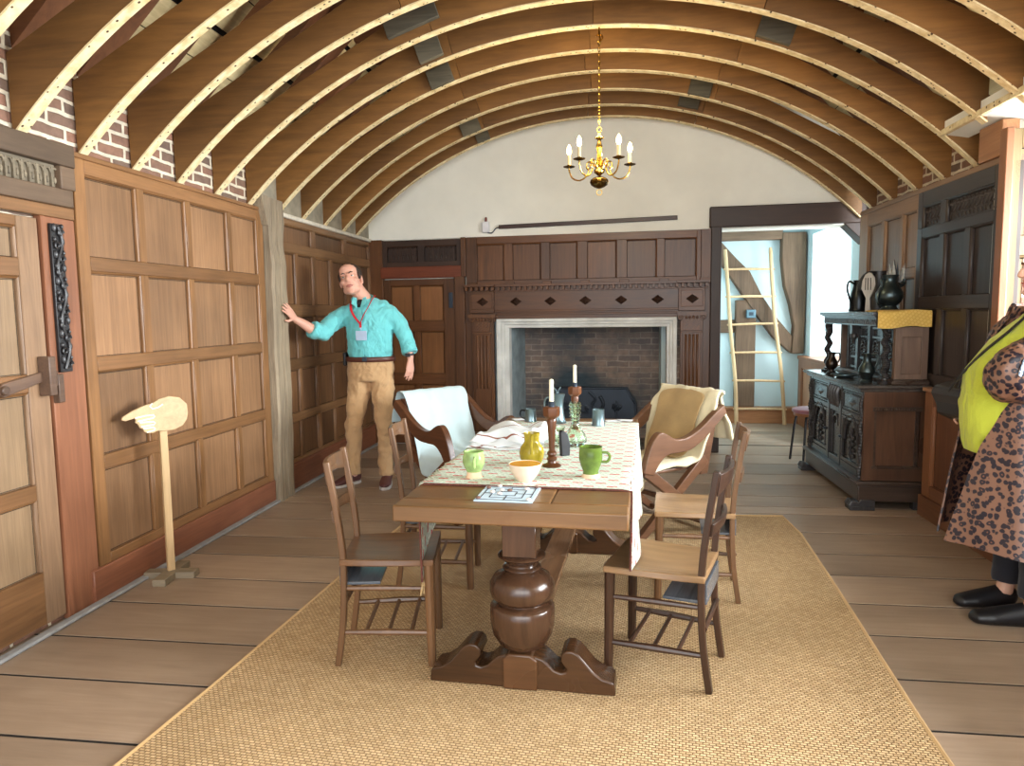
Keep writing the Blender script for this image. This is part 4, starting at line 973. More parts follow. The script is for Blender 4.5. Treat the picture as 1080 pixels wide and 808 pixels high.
# ================================================================ chapel chairs
m_ch = wood('chair_elm', (62, 42, 27), (132, 95, 63), 'z', var=0.3, rough=0.36, grain=14)
m_chx = wood('chair_seat_elm', (58, 38, 24), (124, 88, 58), 'x', var=0.3, rough=0.3, grain=11)
m_chd = wood('dark_chair_beech', (34, 21, 15), (78, 51, 34), 'z', var=0.3, rough=0.34, grain=14)
m_chs = wood('worn_chair_seat', (92, 68, 44), (174, 138, 98), 'x', var=0.25, rough=0.3, grain=11)
m_shelf = wood('book_shelf_board', (62, 66, 72), (112, 118, 126), 'y', var=0.2, rough=0.2)
def sides(f): return [f(s) for s in (-1, 1)]
def chapel_chair(label, x, y, a, mf, ms, mr):
    t = thing('chapel_chair', label, 'chair', (x, y, 0.011), a, 'wooden chapel chairs at the long table')
    b = MB()                                             # saddle seat, wider in front
    def st(i, j):
        xx = -.185 + .375 * i; w = .165 + .025 * i; yy = -w + 2 * w * j
        c = .018 * sin(pi * min(1, max(0, (i - .05) / .9))) * sin(pi * j) ** .7
        r = 0.02 * max(0, abs(j - .5) * 2 - .8) * i
        return (xx - r, yy, .437 - c * .8)
    b.sheet(st, 16, 16, .026)
    b.build('seat', [ms], t, bevel=.004, smooth=50)
    for s in (-1, 1):
        b = MB(); P = spline([(-.205, s * .15, 0), (-.178, s * .148, .2), (-.172, s * .146, .43), (-.19, s * .148, .62), (-.222, s * .152, .825)], 6)
        b.tube(P, [(.017, .021)] * len(P), 4, up=(1, 0, 0)); b.build('back_leg', [mf], t, bevel=.004, smooth=40)
        b = MB(); b.tube([(.17, s * .17, 0), (.165, s * .168, .415)], [.017, .021], 10); b.build('front_leg', [mf], t)
    def crail(z0, z1, xo, nm, dip):
        b = MB()
        def f(i, j):
            yy = -.15 + .30 * i; return (xo(z0 + (z1 - z0) * j) - .022 * sin(pi * i), yy, z0 + (z1 - z0) * j - (dip * sin(pi * i) if j < .5 else 0) * -1)
        b.sheet(f, 14, 4, .015); b.build(nm, [mr], t, bevel=.003, smooth=50)
    xo = lambda z: -.172 - .05 * max(0, (z - .43) / .395)
    crail(.735, .815, xo, 'top_rail', .022); crail(.585, .632, xo, 'mid_rail', .012)
    for s in (-1, 1):
        for z, r in ((.315, .011), (.135, .0125)):
            b = MB(); b.tube([(-.18, s * .148, z), (0, s * .16, z + .002), (.167, s * .169, z)], [r * .8, r * 1.15, r * .8], 8); b.build('stretcher', [mf], t)
    b = MB(); b.tube([(-.183, -.147, .235), (-.183, .147, .235)], .011, 8); b.build('stretcher', [mf], t)
    for xx in (-.09, .0, .09):
        b = MB(); b.tube([(xx, -.158, .137), (xx, .158, .137)], .0085, 8); b.build('rack_stick', [mf], t)
    b = MB(); b.box(-.19, -.03, -.140, .140, .325, .337); b.box(-.19, -.178, -.14, .14, .337, .40); b.build('book_shelf', [m_shelf], t, bevel=.002)
    return t
chapel_chair('brown wooden chapel chair pushed under the table beneath the hanging cloth corner', -.885, 2.775, rad(9), m_ch, m_chx, m_ch)
chapel_chair('brown wooden chapel chair at the long table beside the chair with the pale blue cloth', -.87, 3.585, rad(4), m_ch, m_chx, m_ch)
chapel_chair('dark wooden chapel chair with a pale worn seat under the hanging table cloth', .215, 2.745, rad(163), m_chd, m_chs, m_chd)
chapel_chair('brown wooden chapel chair at the long table in front of the fleece-covered armchair', .425, 3.545, rad(175), m_ch, m_chs, m_ch)

# ================================================================ folding x-frame armchairs
m_xf = wood('armchair_oak', (70, 46, 32), (140, 98, 70), 'x', var=0.35, rough=0.35, grain=12)
m_xfd = wood('dark_armchair_oak', (58, 32, 19), (116, 72, 44), 'x', var=0.3, rough=0.32, grain=12)
def x_armchair(label, x, y, a, hw, m, z=0.0):
    t = thing('folding_armchair', label, 'armchair', (x, y, z), a, 'x-frame folding armchairs at the far table end')
    for s in (-1, 1):
        up = spline([(-.35, .80, 0), (-.26, .745, 0), (-.14, .665, 0), (-.03, .622, 0), (.06, .622, 0), (.125, .655, 0), (.175, .672, 0), (.22, .648, 0), (.265, .575, 0), (.31, .44, 0)], 5)
        lo = spline([(.235, .42, 0), (.185, .49, 0), (.125, .53, 0), (.04, .535, 0), (-.07, .545, 0), (-.19, .605, 0), (-.31, .695, 0), (-.375, .745, 0)], 5)
        b = MB(); b.prism([(p.x, p.y) for p in up] + [(p.x, p.y) for p in lo], lambda u, v, d: (u, d, v), s * hw - .024, s * hw + .024)
        b.build('arm', [m], t, bevel=.006)
        for nm, p, q, o in (('leg', (.285, .45), (-.30, 0), .0), ('leg', (-.255, .46), (.29, 0), -s * .05)):
            b = MB(); d = (Vector(q) - Vector(p)).normalized(); n_ = Vector((-d.y, d.x)) * .034
            k = (0 - q[1])
            pts = [Vector(p) + n_, Vector(p) - n_, Vector(q) - n_, Vector(q) + n_]
            pts = [(v.x, max(v.y, 0.0)) for v in pts]
            b.prism(pts, lambda u, v, d_: (u, d_, v), s * (hw - .002) + o - .021, s * (hw - .002) + o + .021); b.build('leg', [m], t, bevel=.004)
        b = MB(); b.prism([(-.27, .36), (-.205, .36), (-.305, .80), (-.365, .80)], lambda u, v, d_: (u, d_, v), s * (hw - .053) - .02, s * (hw - .053) + .02); b.build('back_post', [m], t, bevel=.004)
    b = MB(); b.bar((-.02, -hw - .03, .213), (-.02, hw + .03, .213), .03, .03, up=(1, 0, 0)); b.build('pivot_rail', [m], t, bevel=.006)
    b = MB(); b.box(-.24, .25, -hw + .08, hw - .08, .395, .413); b.build('seat', [m], t, bevel=.004)
    b = MB(); b.prism([(-.252, .5), (-.232, .5), (-.322, .8), (-.342, .8)], lambda u, v, d_: (u, d_, v), -hw + .075, hw - .075); b.build('back_panel', [m], t, bevel=.003)
    b = MB(); b.bar((-.27, -hw + .02, .04), (-.27, hw - .02, .04), .03, .03); b.build('foot_rail', [m], t, bevel=.004)
    return t
AL, AR = rad(-41), rad(219)
x_armchair('dark oak x-frame armchair draped with a pale blue cloth', -1.02, 4.86, AL, .30, m_xfd)
x_armchair('worn oak x-frame armchair draped with a cream fleece', .26, 4.58, AR, .285, m_xf, .0115)
def drape(name, label, cat, x, y, a, path, w0, w1, mat, th, seed, ragged, sag, grp=None, side=0.0):
    t = thing(name, label, cat, (x, y, 0.0115 if x > 0 else 0.0), a, grp)
    P = spline([(p[0], 0, p[1]) for p in path], 8); n = len(P) - 1; rs = random.Random(seed)
    ed = [[rs.uniform(-1, 1) for _ in range(12)] for _ in range(2)]
    def f(i, j):
        k = i * n; q = min(int(k), n - 1); p = P[q].lerp(P[q + 1], k - q)
        w = w0 + (w1 - w0) * i
        e = (ed[0][int(i * 11)] * (1 - j) - ed[1][int(i * 11)] * j) * ragged
        yy = (-w + 2 * w * j) + e * abs(j - .5) * 2
        bump = sag * sin(yy * 23 + i * 5) * sin(i * 7 + yy * 4) + sag * .5 * sin(yy * 51 + i * 11)
        hang = max(0, abs(j - .5) * 2 - .8) * 5
        if side and p.z < .47 and j < .22:
            q_ = (.22 - j) / .22; return (p.x + bump * .2 + .02 * q_, -w * .62 - .05 - .06 * min(1, q_ * 2) - .012 * sin(i * 25) * q_, p.z - side * q_ ** 1.3)
        return (p.x + bump * (.6 if p.z > .46 else .2), yy, p.z + abs(bump) * (1.0 if p.z < .46 else .3) - hang * hang * .02 * (p.z < .5))
    b = MB(); b.sheet(f, 40, 26, th); return t, b
m_blue = cloth('pale_blue_linen', (196, 218, 222), .92, 240, .3, .05)
t, b = drape('draped_cloth', 'pale blue linen cloth draped over the back and seat of the dark armchair', 'cloth', -1.02, 4.86, AL,
             [(-.45, .62), (-.43, .72), (-.40, .835), (-.335, .845), (-.27, .75), (-.19, .57), (-.13, .47), (-.04, .44), (.15, .436), (.285, .43), (.325, .36), (.335, .24)], .285, .25, m_blue, .004, 3, .018, .012, side=.16)
b.build('cloth', [m_blue], t, smooth=80, sub=1)
b = MB(); rs = random.Random(9)
for i in range(22):
    p = Vector((-.44 + rs.uniform(-.01, .01), -.26 + .024 * i, .625)); b.tube([p, p + Vector((rs.uniform(-.015, .015), rs.uniform(-.01, .01), -.035))], .002, 4)
b.build('frayed_edge', [m_blue], t)
m_fleece = cloth('cream_fleece', (222, 212, 178), .95, 90, .9, .1)
t, b = drape('fleece', 'cream woollen fleece draped over the back and seat of the worn armchair', 'fleece', .26, 4.58, AR,
             [(-.49, .55), (-.455, .70), (-.41, .85), (-.355, .885), (-.30, .81), (-.225, .60), (-.17, .47), (-.06, .44), (.12, .436), (.24, .43), (.275, .38), (.285, .30)],   .265, .235, m_fleece, .022, 8, .03, .02)
m_suede = cloth('tan_hide', (178, 150, 104), .9, 60, .4, .12)
b.build('wool', [m_fleece], t, smooth=80, sub=1, wrinkle=(.018, .03))
HP = spline([(-.335, 0, .872), (-.278, 0, .80), (-.203, 0, .605), (-.150, 0, .485), (-.10, 0, .462)], 8)
def hidef(i, j):
    k = i * (len(HP) - 1); q = min(int(k), len(HP) - 2); p = HP[q].lerp(HP[q + 1], k - q)
    w = (.205 - .02 * i) * max(.05, 1 - abs(2 * i - 1) ** 5) ** .5 * (1 + .05 * sin(i * 13)); yy = -w + 2 * w * j
    return (p.x + .014 + .006 * sin(yy * 23 + i * 4), yy, p.z + .004)
b = MB(); b.sheet(hidef, 28, 16, .01); b.build('hide', [m_suede], t, smooth=80, sub=1)

# ================================================================ carved court cupboard
m_cc = wood('cupboard_end_oak', (54, 36, 27), (110, 78, 58), 'z', var=0.3, rough=0.28, grain=10)
m_ccy = wood('cupboard_moulding', (40, 30, 26), (92, 74, 62), 'x', var=0.3, rough=0.28)
m_car = wood('carved_black_oak', (26, 24, 25), (80, 78, 80), 'z', var=0.35, rough=0.22)
m_cary = wood('carved_black_oak_along', (34, 33, 34), (98, 96, 98), 'y', var=0.35, rough=0.22)
m_upx = wood('upper_cupboard_end', (84, 64, 52), (142, 118, 102), 'z', var=0.2, rough=0.36, grain=10)
OX, OY = 1.93, 5.785
cc = thing('court_cupboard', 'carved black oak court cupboard with canopy against the dark panelling', 'cupboard', (OX, OY, 0))
OM = tr(-OX, -OY, 0)
X0, X1, Y0, Y1 = 1.745, 2.17, 5.14, 6.44
b = MB()                                    # carcase: ends, back, floor
b.box(X0 + .01, X1, Y0, Y0 + .035, .2, .83, 0); b.box(X0 + .01, X1, Y1 - .035, Y1, .2, .83, 0); b.box(X1 - .02, X1, Y0, Y1, .2, .83, 0)
b.box(X0 + .03, X1, Y0, Y1, .2, .23, 0); b.box(X0 + .035, X0 + .06, Y0, Y1, .2, .83, 1)
b.build('carcase', [m_cc, m_car], cc, M=OM, bevel=.003)
b = MB()                                    # panelled near and far ends
for ys, e in ((Y0, -1), (Y1, 1)):
    b = MB(); y0, y1 = (ys - .018, ys) if e < 0 else (ys, ys + .018)
    b.box(X0, X0 + .07, y0, y1, .21, .83, 0); b.box(X1 - .06, X1, y0, y1, .21, .83, 0)
    b.box(X0 + .07, X1 - .06, y0, y1, .21, .30, 0); b.box(X0 + .07, X1 - .06, y0, y1, .72, .83, 0)
    b.box(X0 + .06, X1 - .05, y0 - .006 * (e < 0), y1 + .006 * (e > 0), .695, .725, 1); b.box(X0 + .06, X1 - .05, y0 - .004, y1 + .004, .295, .312, 1)
    b.box(X1 - .085, X1 - .065, y0 + .004, y1, .31, .7, 1); b.box(X0 + .068, X0 + .086, y0 + .004, y1, .31, .7, 1)
    for i in range(16): b.ell((X0 + .075 + i * .0165, y0 - .006 if e < 0 else y1 + .006, .71), (.006, .005, .009), 6, 1)
    b.build('end_panel', [m_cc, m_ccy], cc, M=OM, bevel=.003, seg=1)
b = MB(); b.box(X0 - .035, X1, Y0 - .03, Y1 + .03, .17, .205); b.box(X0 - .02, X1, Y0 - .018, Y1 + .018, .06, .17); b.box(X0 - .045, X1, Y0 - .038, Y1 + .038, .185, .197)
b.build('plinth', [m_ccy], cc, M=OM, bevel=.005)
for yy in (Y0 + .02, Y1 - .02):
    b = MB(); b.box(X0 - .075, X0 + .09, yy - .055, yy + .055, 0, .03)
    b.prism([(X0 - .075, .03), (X0 - .065, .055), (X0 - .04, .062), (X0 - .02, .05), (X0 + .0, .075), (X0 + .09, .075), (X0 + .09, .03)], lambda u, v, d: (u, d, v), yy - .052, yy + .052)
    for q in range(4): b.tube([(X0 - .074, yy - .039 + q * .026, .03), (X0 - .06, yy - .039 + q * .026, .06), (X0 - .03, yy - .039 + q * .026, .056)], .012, 8)
    b.build('foot', [m_car], cc, M=OM, bevel=.003)
for yy in (Y0 + .04, Y1 - .04):
    b = MB(); b.box(X1 - .07, X1, yy - .03, yy + .03, 0, .07); b.build('foot', [m_car], cc, M=OM, bevel=.003)
b = MB(); b.box(X0 - .045, X1 + .0, Y0 - .04, Y1 + .04, .848, .875); b.box(X0 - .025, X1, Y0 - .022, Y1 + .022, .828, .85); b.box(X0 - .055, X1, Y0 - .048, Y1 + .048, .856, .868)
b.build('lower_top', [wood('cupboard_top', (44, 38, 34), (104, 96, 90), 'y', var=0.2, rough=0.22)], cc, M=OM, bevel=.004)
def fbox(b, y0, y1, z0, z1, d0, d1, mi=0): b.box(X0 + .035 - d1, X0 + .035 - d0, y0, y1, z0, z1, mi)
def fpt(y, z, d): return Vector((X0 + .035 - d, y, z))
b = MB()                                    # front frame
for y0, y1 in ((Y0, Y0 + .05), (5.62, 5.67), (5.91, 5.96), (Y1 - .05, Y1)): fbox(b, y0, y1, .205, .83, 0, .03)
for z0, z1 in ((.205, .26), (.61, .65), (.80, .83)): fbox(b, Y0, Y1, z0, z1, 0, .026)
b.build('front_frame', [m_car], cc, M=OM, bevel=.003, seg=1)
for yc in (Y0 + .025, Y1 - .025):           # twisted corner columns and guilloche strips
    b = MB()
    for i in range(26):
        a = i * .9; b.ell(fpt(yc + .008 * cos(a), .225 + i * .0225, .034 + .006 * sin(a)), (.016, .017, .017), 8)
    b.build('corner_carving', [m_car], cc, M=OM)
def arched_door(y0, y1, hy):
    b = MB(); fbox(b, y0, y1, .262, .608, 0.0, .012); yc = (y0 + y1) / 2; w = (y1 - y0) / 2 - .04
    fbox(b, y0 + .004, y0 + .032, .264, .606, .01, .026); fbox(b, y1 - .032, y1 - .004, .264, .606, .01, .026); fbox(b, y0 + .03, y1 - .03, .264, .292, .01, .026); fbox(b, y0 + .03, y1 - .03, .582, .606, .01, .026)
    dr = b.build('door', [m_car], cc, M=OM, bevel=.003, seg=1)
    b = MB()
    for rr in (w, w - .028): b.tube([fpt(yc - rr * cos(t), .43 + rr * 1.15 * sin(t), .022) for t in [pi * i / 14 for i in range(15)]], .009, 6)
    for s in (-1, 1): b.tube([fpt(yc + s * w, .30, .022), fpt(yc + s * w, .43, .022)], .009, 6); b.ell(fpt(yc + s * w, .43, .024), (.012, .016, .012), 8); b.ell(fpt(yc + s * w, .305, .024), (.012, .016, .012), 8)
    for i in range(11):
        t_ = pi * (i + .5) / 11; b.ell(fpt(yc - (w - .014) * cos(t_), .43 + (w - .014) * 1.15 * sin(t_), .02), (.008, .009, .009), 6)
    b.tube(spline([fpt(yc, .30, .018), fpt(yc + .015, .37, .02), fpt(yc - .012, .44, .02), fpt(yc, .5, .02)], 5), .008, 6)
    for i in range(4):
        for s in (-1, 1): b.ell(fpt(yc + s * (.035 + .008 * (i % 2)), .33 + i * .045, .018), (.009, .022, .016), 8)
    b.ell(fpt(yc, .51, .02), (.012, .02, .024), 8)
    b.build('arch_carving', [m_car], dr, M=OM)
    b = MB(); b.lathe([(0, 0), (.012, .004), (.014, .012), (.006, .022), (0, .026)], 10, M=tr(*fpt(hy, .44, .026)) @ Matrix.Rotation(-pi / 2, 4, 'Y')); b.build('knob', [m_iron], dr, M=OM)
arched_door(Y0 + .052, 5.618, 5.60); arched_door(5.962, Y1 - .052, 5.985)
b = MB(); fbox(b, 5.672, 5.908, .262, .608, 0, .004); fbox(b, 5.68, 5.70, .264, .606, 0, .018); fbox(b, 5.88, 5.90, .264, .606, 0, .018)
b.tube([fpt(5.79 - .075 * cos(t), .5 + .075 * sin(t), .012) for t in [pi * i / 12 for i in range(13)]], .011, 6)
b.build('centre_panel', [m_car], cc, M=OM, bevel=.002)
for y0, y1 in ((Y0 + .052, 5.618), (5.962, Y1 - .052)):
    b = MB(); fbox(b, y0, y1, .652, .798, 0.0, .022); yc = (y0 + y1) / 2
    for p, q in (((y0 + .02, .67), (y1 - .02, .67)), ((y1 - .02, .67), (y1 - .02, .78)), ((y1 - .02, .78), (y0 + .02, .78)), ((y0 + .02, .78), (y0 + .02, .67))): b.tube([fpt(p[0], p[1], .024), fpt(q[0], q[1], .024)], .008, 6)
    dr = b.build('drawer', [m_car], cc, M=OM, bevel=.003, seg=1)
    b = MB(); b.add([fpt(yc - .09, .725, .022), fpt(yc, .69, .022), fpt(yc + .09, .725, .022), fpt(yc, .76, .022), fpt(yc, .725, .045)], [(0, 1, 4), (1, 2, 4), (2, 3, 4), (3, 0, 4), (3, 2, 1, 0)]); b.build('drawer_boss', [m_car], dr, M=OM)
b = MB(); fbox(b, 5.67, 5.91, .652, .80, 0, .02)
for i in range(4): b.tube(spline([fpt(5.70 + i * .06, .80, .02), fpt(5.70 + i * .06, .76, .036), fpt(5.70 + i * .06, .70, .03), fpt(5.70 + i * .06, .655, .016)], 5), .021, 8)
b.build('corbel', [m_cary], cc, M=OM)
# upper stage
U0 = 1.955
b = MB(); b.box(U0, X1, Y0 + .06, Y0 + .09, .90, 1.27); b.box(U0, U0 + .045, Y0 + .045, Y0 + .062, .90, 1.27); b.box(X1 - .045, X1, Y0 + .045, Y0 + .062, .90, 1.27)
b.box(U0 + .04, X1 - .04, Y0 + .045, Y0 + .062, .90, .945); b.box(U0 + .04, X1 - .04, Y0 + .045, Y0 + .062, 1.20, 1.27)
b.build('upper_end', [m_upx], cc, M=OM, bevel=.003)
b = MB(); b.box(U0, X1, Y1 - .12, Y1 - .09, .90, 1.27); b.build('upper_end', [m_upx], cc, M=OM, bevel=.003)
b = MB(); b.box(U0 + .06, U0 + .08, Y0 + .09, Y1 - .12, .90, 1.27)
for yy in (5.28, 5.52, 5.78, 6.04, 6.26): b.box(U0 + .03, U0 + .065, yy - .025, yy + .025, .90, 1.27)
for z in (.92, 1.0, 1.17, 1.24): b.box(U0 + .04, U0 + .065, Y0 + .09, Y1 - .12, z, z + .02)
for yc in (5.40, 5.65, 5.91, 6.15):
    b.box(U0 + .045, U0 + .065, yc - .06, yc + .06, 1.02, 1.16)
    for i in range(5):
        for s in (-1, 1): b.ell((U0 + .04, yc + s * .028, 1.035 + i * .027), (.01, .02, .012), 8)
    b.tube([(U0 + .042, yc - .065 * cos(t), 1.06 + .09 * sin(t)) for t in [pi * i / 10 for i in range(11)]], .008, 6)
b.build('upper_doors', [m_car], cc, M=OM, bevel=.002, seg=1)
b = MB(); b.box(U0 - .03, X1, Y0 - .0, Y1 - .05, .875, .90); b.box(U0 - .015, X1, Y0 + .015, Y1 - .07, .895, .91); b.build('upper_plinth', [m_ccy], cc, M=OM, bevel=.004)
for yy in (5.27, 6.28):                      # bulbous twisted supports
    b = MB(); b.lathe([(.0, .875), (.05, .875), (.052, .89), (.03, .9), (.028, .91), (0, .912)], 16, c=(1.84 if yy > 6 else 1.925, yy, 0))
    for i in range(30):
        a = i * .75; b.ell(((1.84 if yy > 6 else 1.925) + .010 * cos(a), yy + .010 * sin(a), .915 + i * .012), (.026, .026, .013), 10)
    b.build('column', [m_car], cc, M=OM)
b = MB(); V0 = 1.83
b.box(V0, X1, Y0 + .06, Y1 - .06, 1.275, 1.345); b.box(V0 - .03, X1, Y0 + .03, Y1 - .03, 1.345, 1.372); b.box(V0 - .015, X1, Y0 + .045, Y1 - .045, 1.335, 1.35)
n_ = 26
for i in range(n_):
    y = Y0 + .09 + (Y1 - Y0 - .18) * i / (n_ - 1); b.tube([(V0 - .002, y + .017 * cos(t), 1.288 + .03 * sin(t)) for t in [pi * q / 6 for q in range(7)]], .005, 5); b.ell((V0 - .002, y, 1.296), (.006, .007, .012), 6)
b.build('canopy', [m_cary], cc, M=OM, bevel=.004, seg=1)
for yy in (Y1 - .09, 5.72):
    b = MB(); b.box(V0 + .005, V0 + .055, yy - .025, yy + .025, 1.21, 1.28); b.lathe([(0, 1.13), (.006, 1.14), (.012, 1.165), (.026, 1.18), (.028, 1.2), (.02, 1.215), (0, 1.216)], 14, c=(V0 + .03, yy, 0)); b.build('pendant', [m_car], cc, M=OM)

# yellow cloth over the canopy end
t = thing('yellow_cloth', 'mustard yellow woven cloth folded over the end of the carved cupboard canopy', 'cloth', (1.95, 5.2, 1.374))
def yc_(i, j):
    x = -.13 + .345 * i; s = .18 - .345 * j
    if s > -.05: return (x, s, .004 + .004 * sin(x * 20 + s * 15))
    d = -.05 - s; return (x, -.052 - .008 - .01 * sin(i * 6), .004 - d + .012 * i * (j > .9) - .006 * sin(i * 8))
b = MB(); b.sheet(yc_, 24, 24, .005); m = NT('mustard_weave'); c = m.coord(); w = m.n('ShaderNodeTexBrick'); m.link(m.mapping(c, (1, 1, 1), None, (pi / 2, 0, pi / 4)), w.inputs['Vector'])
for k, v in (('Scale', 1.0), ('Brick Width', .022), ('Row Height', .022), ('Mortar Size', .002)): w.inputs[k].default_value = v
w.inputs['Color1'].default_value = lin((222, 188, 104)); w.inputs['Color2'].default_value = lin((214, 178, 92)); w.inputs['Mortar'].default_value = lin((200, 160, 76)); m.color(w.outputs[0]); m.setv(Roughness=.9); m.bump(w.outputs['Fac'], .4, .003)
b.build('cloth', [m.mat], t, smooth=60)

# vessels on the cupboard
def vessel(name, label, cat, x, y, z, prof, m, hpts=None, hr=.008, a=0, extra=None, grp=None):
    t = thing(name, label, cat, (x, y, z), a, grp); b = MB(); b.lathe(prof, 28); b.build('body', [m], t)
    if hpts: b = MB(); handle(b, hpts, hr); b.build('handle', [m], t)
    return t
m_pewg = plain('greenish_pewter', (74, 86, 88), 0.3, 0.85, nscale=8, var=0.25)
vessel('pewter_jug', 'dark pewter jug with a long handle at the doorway end of the cupboard canopy', 'jug', 1.955, 5.93, 1.374,
       [(0, 0), (.07, 0), (.074, .012), (.068, .03), (.07, .08), (.06, .14), (.046, .19), (.042, .22), (.046, .245), (.04, .245), (.036, .22), (0, .2)], m_pewterd, [(-.045, 0, .215), (-.09, 0, .235), (-.105, 0, .18), (-.08, 0, .1), (-.066, 0, .07)], .008, .3)
t = vessel('pewter_flagon', 'bulbous pewter flagon with a curved handle near the yellow cloth on the cupboard', 'flagon', 2.02, 5.50, 1.374,
       [(0, 0), (.062, 0), (.066, .012), (.05, .03), (.048, .04), (.075, .065), (.092, .1), (.09, .135), (.068, .175), (.05, .205), (.046, .225), (.05, .245), (.058, .262), (.05, .262), (.044, .23), (0, .2)], m_pewg, [(-.05, 0, .235), (-.075, 0, .225), (-.07, 0, .18), (-.1, 0, .12), (-.1, 0, .06), (-.06, 0, .04)], .008, .4)
b = MB(); b.tube(spline([(.048, 0, .2), (.1, 0, .19), (.125, 0, .215), (.13, 0, .235)], 5), [.018] * 10 + [.012] * 6, 10); b.build('spout', [m_pewg], t)
t = thing('leather_jack', 'tall black leather drinking jack with a curved strap behind the pewter flagon', 'leather jug', (2.04, 5.77, 1.374), .35)
b = MB(); b.lathe([(0, 0), (.085, 0), (.088, .02), (.08, .1), (.06, .19), (.048, .25), (.052, .305), (.045, .305), (.04, .25), (0, .2)], 24); b.build('body', [plain('black_jack_leather', (34, 34, 36), .4, nscale=12, var=.3)], t)
b = MB(); P = spline([(-.035, 0, .29), (-.08, 0, .295), (-.13, 0, .26), (-.16, 0, .2), (-.16, 0, .16)], 6); b.tube(P, [(.028, .012)] * len(P), 8, up=(0, 1, 0)); b.build('strap', [plain('jack_strap', (40, 40, 42), .4)], t)
t = thing('wooden_paddle', 'pale grey wooden paddle standing between the pewter jug and the flagon', 'paddle', (1.92, 5.63, 1.374), -.75)
b = MB(); b.prism([(-.02, 0), (.02, 0), (.014, .1), (.035, .15), (.05, .2), (.045, .25), (.02, .285), (0, .29), (-.025, .275), (-.045, .23), (-.05, .17), (-.03, .13), (-.016, .1)], lambda u, v, d: (u, d, v), -.008, .008); b.build('blade', [wood('grey_paddle', (150, 146, 140), (206, 200, 190), 'z', var=.1, rough=.6)], t, bevel=.004)
b = MB()
for k in range(3): b.tube([(-.02 + .02 * k, -.009, .16), (-.018 + .018 * k, -.009, .25)], .003, 5)
b.build('cut_lines', [plain('paddle_line', (60, 56, 54), .8)], t)
t = thing('feather_bunch', 'bunch of pale feathers standing behind the pewter flagon', 'feathers', (2.10, 5.61, 1.374), .2)
rs = random.Random(3)
for i in range(7):
    a = rs.uniform(-.5, .5); L = rs.uniform(.3, .37); tip = Vector((.07 * sin(a * 2) + .02, rs.uniform(-.06, .06), L)); base = Vector((.0, 0, .0)); b = MB()
    def ff(u, v, tip=tip): 
        w = .022 * sin(pi * min(1, max(.02, (u - .3) / .7)))if u > .3 else .002
        p = Vector((0, 0, 0)).lerp(tip, u); return (p.x, p.y + w * (v - .5) * 2, p.z + .01 * sin(v * pi))
    b.sheet(ff, 12, 4, .0015); b.build('feather', [plain('feather_%d' % i, (196, 196, 192) if i % 3 else (60, 66, 72), .8, nscale=40, var=.2)], t)
vessel('bronze_jug', 'small brown bronze jug on the cupboard ledge nearest the doorway', 'jug', 1.80, 6.05, .875,
       [(0, 0), (.034, 0), (.038, .01), (.024, .022), (.022, .032), (.04, .05), (.05, .078), (.044, .105), (.028, .13), (.024, .15), (.03, .175), (.025, .175), (.02, .15), (0, .13)], plain('bronze_patina', (66, 58, 52), .3, .8, nscale=12, var=.3), [(.025, 0, .165), (.055, 0, .165), (.06, 0, .125), (.045, 0, .09)], .006, -.3)
vessel('pewter_ewer', 'small grey pewter ewer on the cupboard ledge below the yellow cloth', 'ewer', 1.825, 5.33, .875,
       [(0, 0), (.04, 0), (.043, .01), (.03, .022), (.04, .045), (.056, .075), (.052, .105), (.034, .135), (.026, .16), (.028, .185), (.036, .205), (.03, .205), (.022, .17), (0, .15)], m_pewg, [(.03, 0, .19), (.06, 0, .2), (.07, 0, .15), (.05, 0, .09)], .007, -.4)
vessel('pewter_dish', 'shallow pewter dish lying on the cupboard ledge between the two small jugs', 'dish', 1.80, 5.72, .875,
       [(0, .004), (.055, 0), (.06, .004), (.085, .018), (.1, .022), (.1, .026), (.084, .023), (.058, .01), (0, .009)], m_pewter)

# ================================================================ ladder, stool and switch in the far room
m_lad = wood('pale_ladder_ash', (176, 138, 94), (240, 212, 166), 'z', var=.2, rough=.55, grain=14)
t = thing('ladder', 'rustic pale wooden pole ladder leaning on the far white wall', 'ladder', (1.85, 8.95, 0))
lx = [spline([(-.285, -.02, 0), (-.30, .0, .5), (-.37, .015, 1.2), (-.41, .03, 1.75), (-.44, .04, 2.13)], 6), spline([(.285, -.02, 0), (.24, .0, .6), (.155, .015, 1.25), (.115, .03, 1.7), (.085, .04, 2.14)], 6)]
for P in lx: b = MB(); b.tube(P, [.023] * (len(P) - 1) + [.018], 9); b.build('rail', [m_lad], t)
def at(P, z):
    for p, q in zip(P, P[1:]):
        if p.z <= z <= q.z: return p.lerp(q, (z - p.z) / (q.z - p.z))
    return P[-1]
for z in (.19, .54, .88, 1.22, 1.56, 1.89):
    b = MB(); p, q = at(lx[0], z), at(lx[1], z + random.uniform(-.01, .02)); d = (q - p).normalized() * .035; b.tube([p - d, p, p.lerp(q, .5) + Vector((0, 0, .004)), q, q + d], [.011, .013, .015, .013, .011], 8); b.build('rung', [m_lad], t)
t = thing('stool', 'stool with a mauve padded seat and black metal legs beside the carved cupboard', 'stool', (1.85, 6.76, 0), .2)
b = MB(); b.lathe([(0, .455), (.15, .455), (.165, .462), (.17, .476), (.165, .49), (.14, .498), (0, .5)], 28); b.build('cushion', [cloth('mauve_vinyl', (150, 102, 116), .5, 60, .1)], t)
b = MB(); b.lathe([(0, .43), (.15, .43), (.155, .44), (.15, .455), (0, .455)], 28); b.build('seat_board', [m_orng], t)
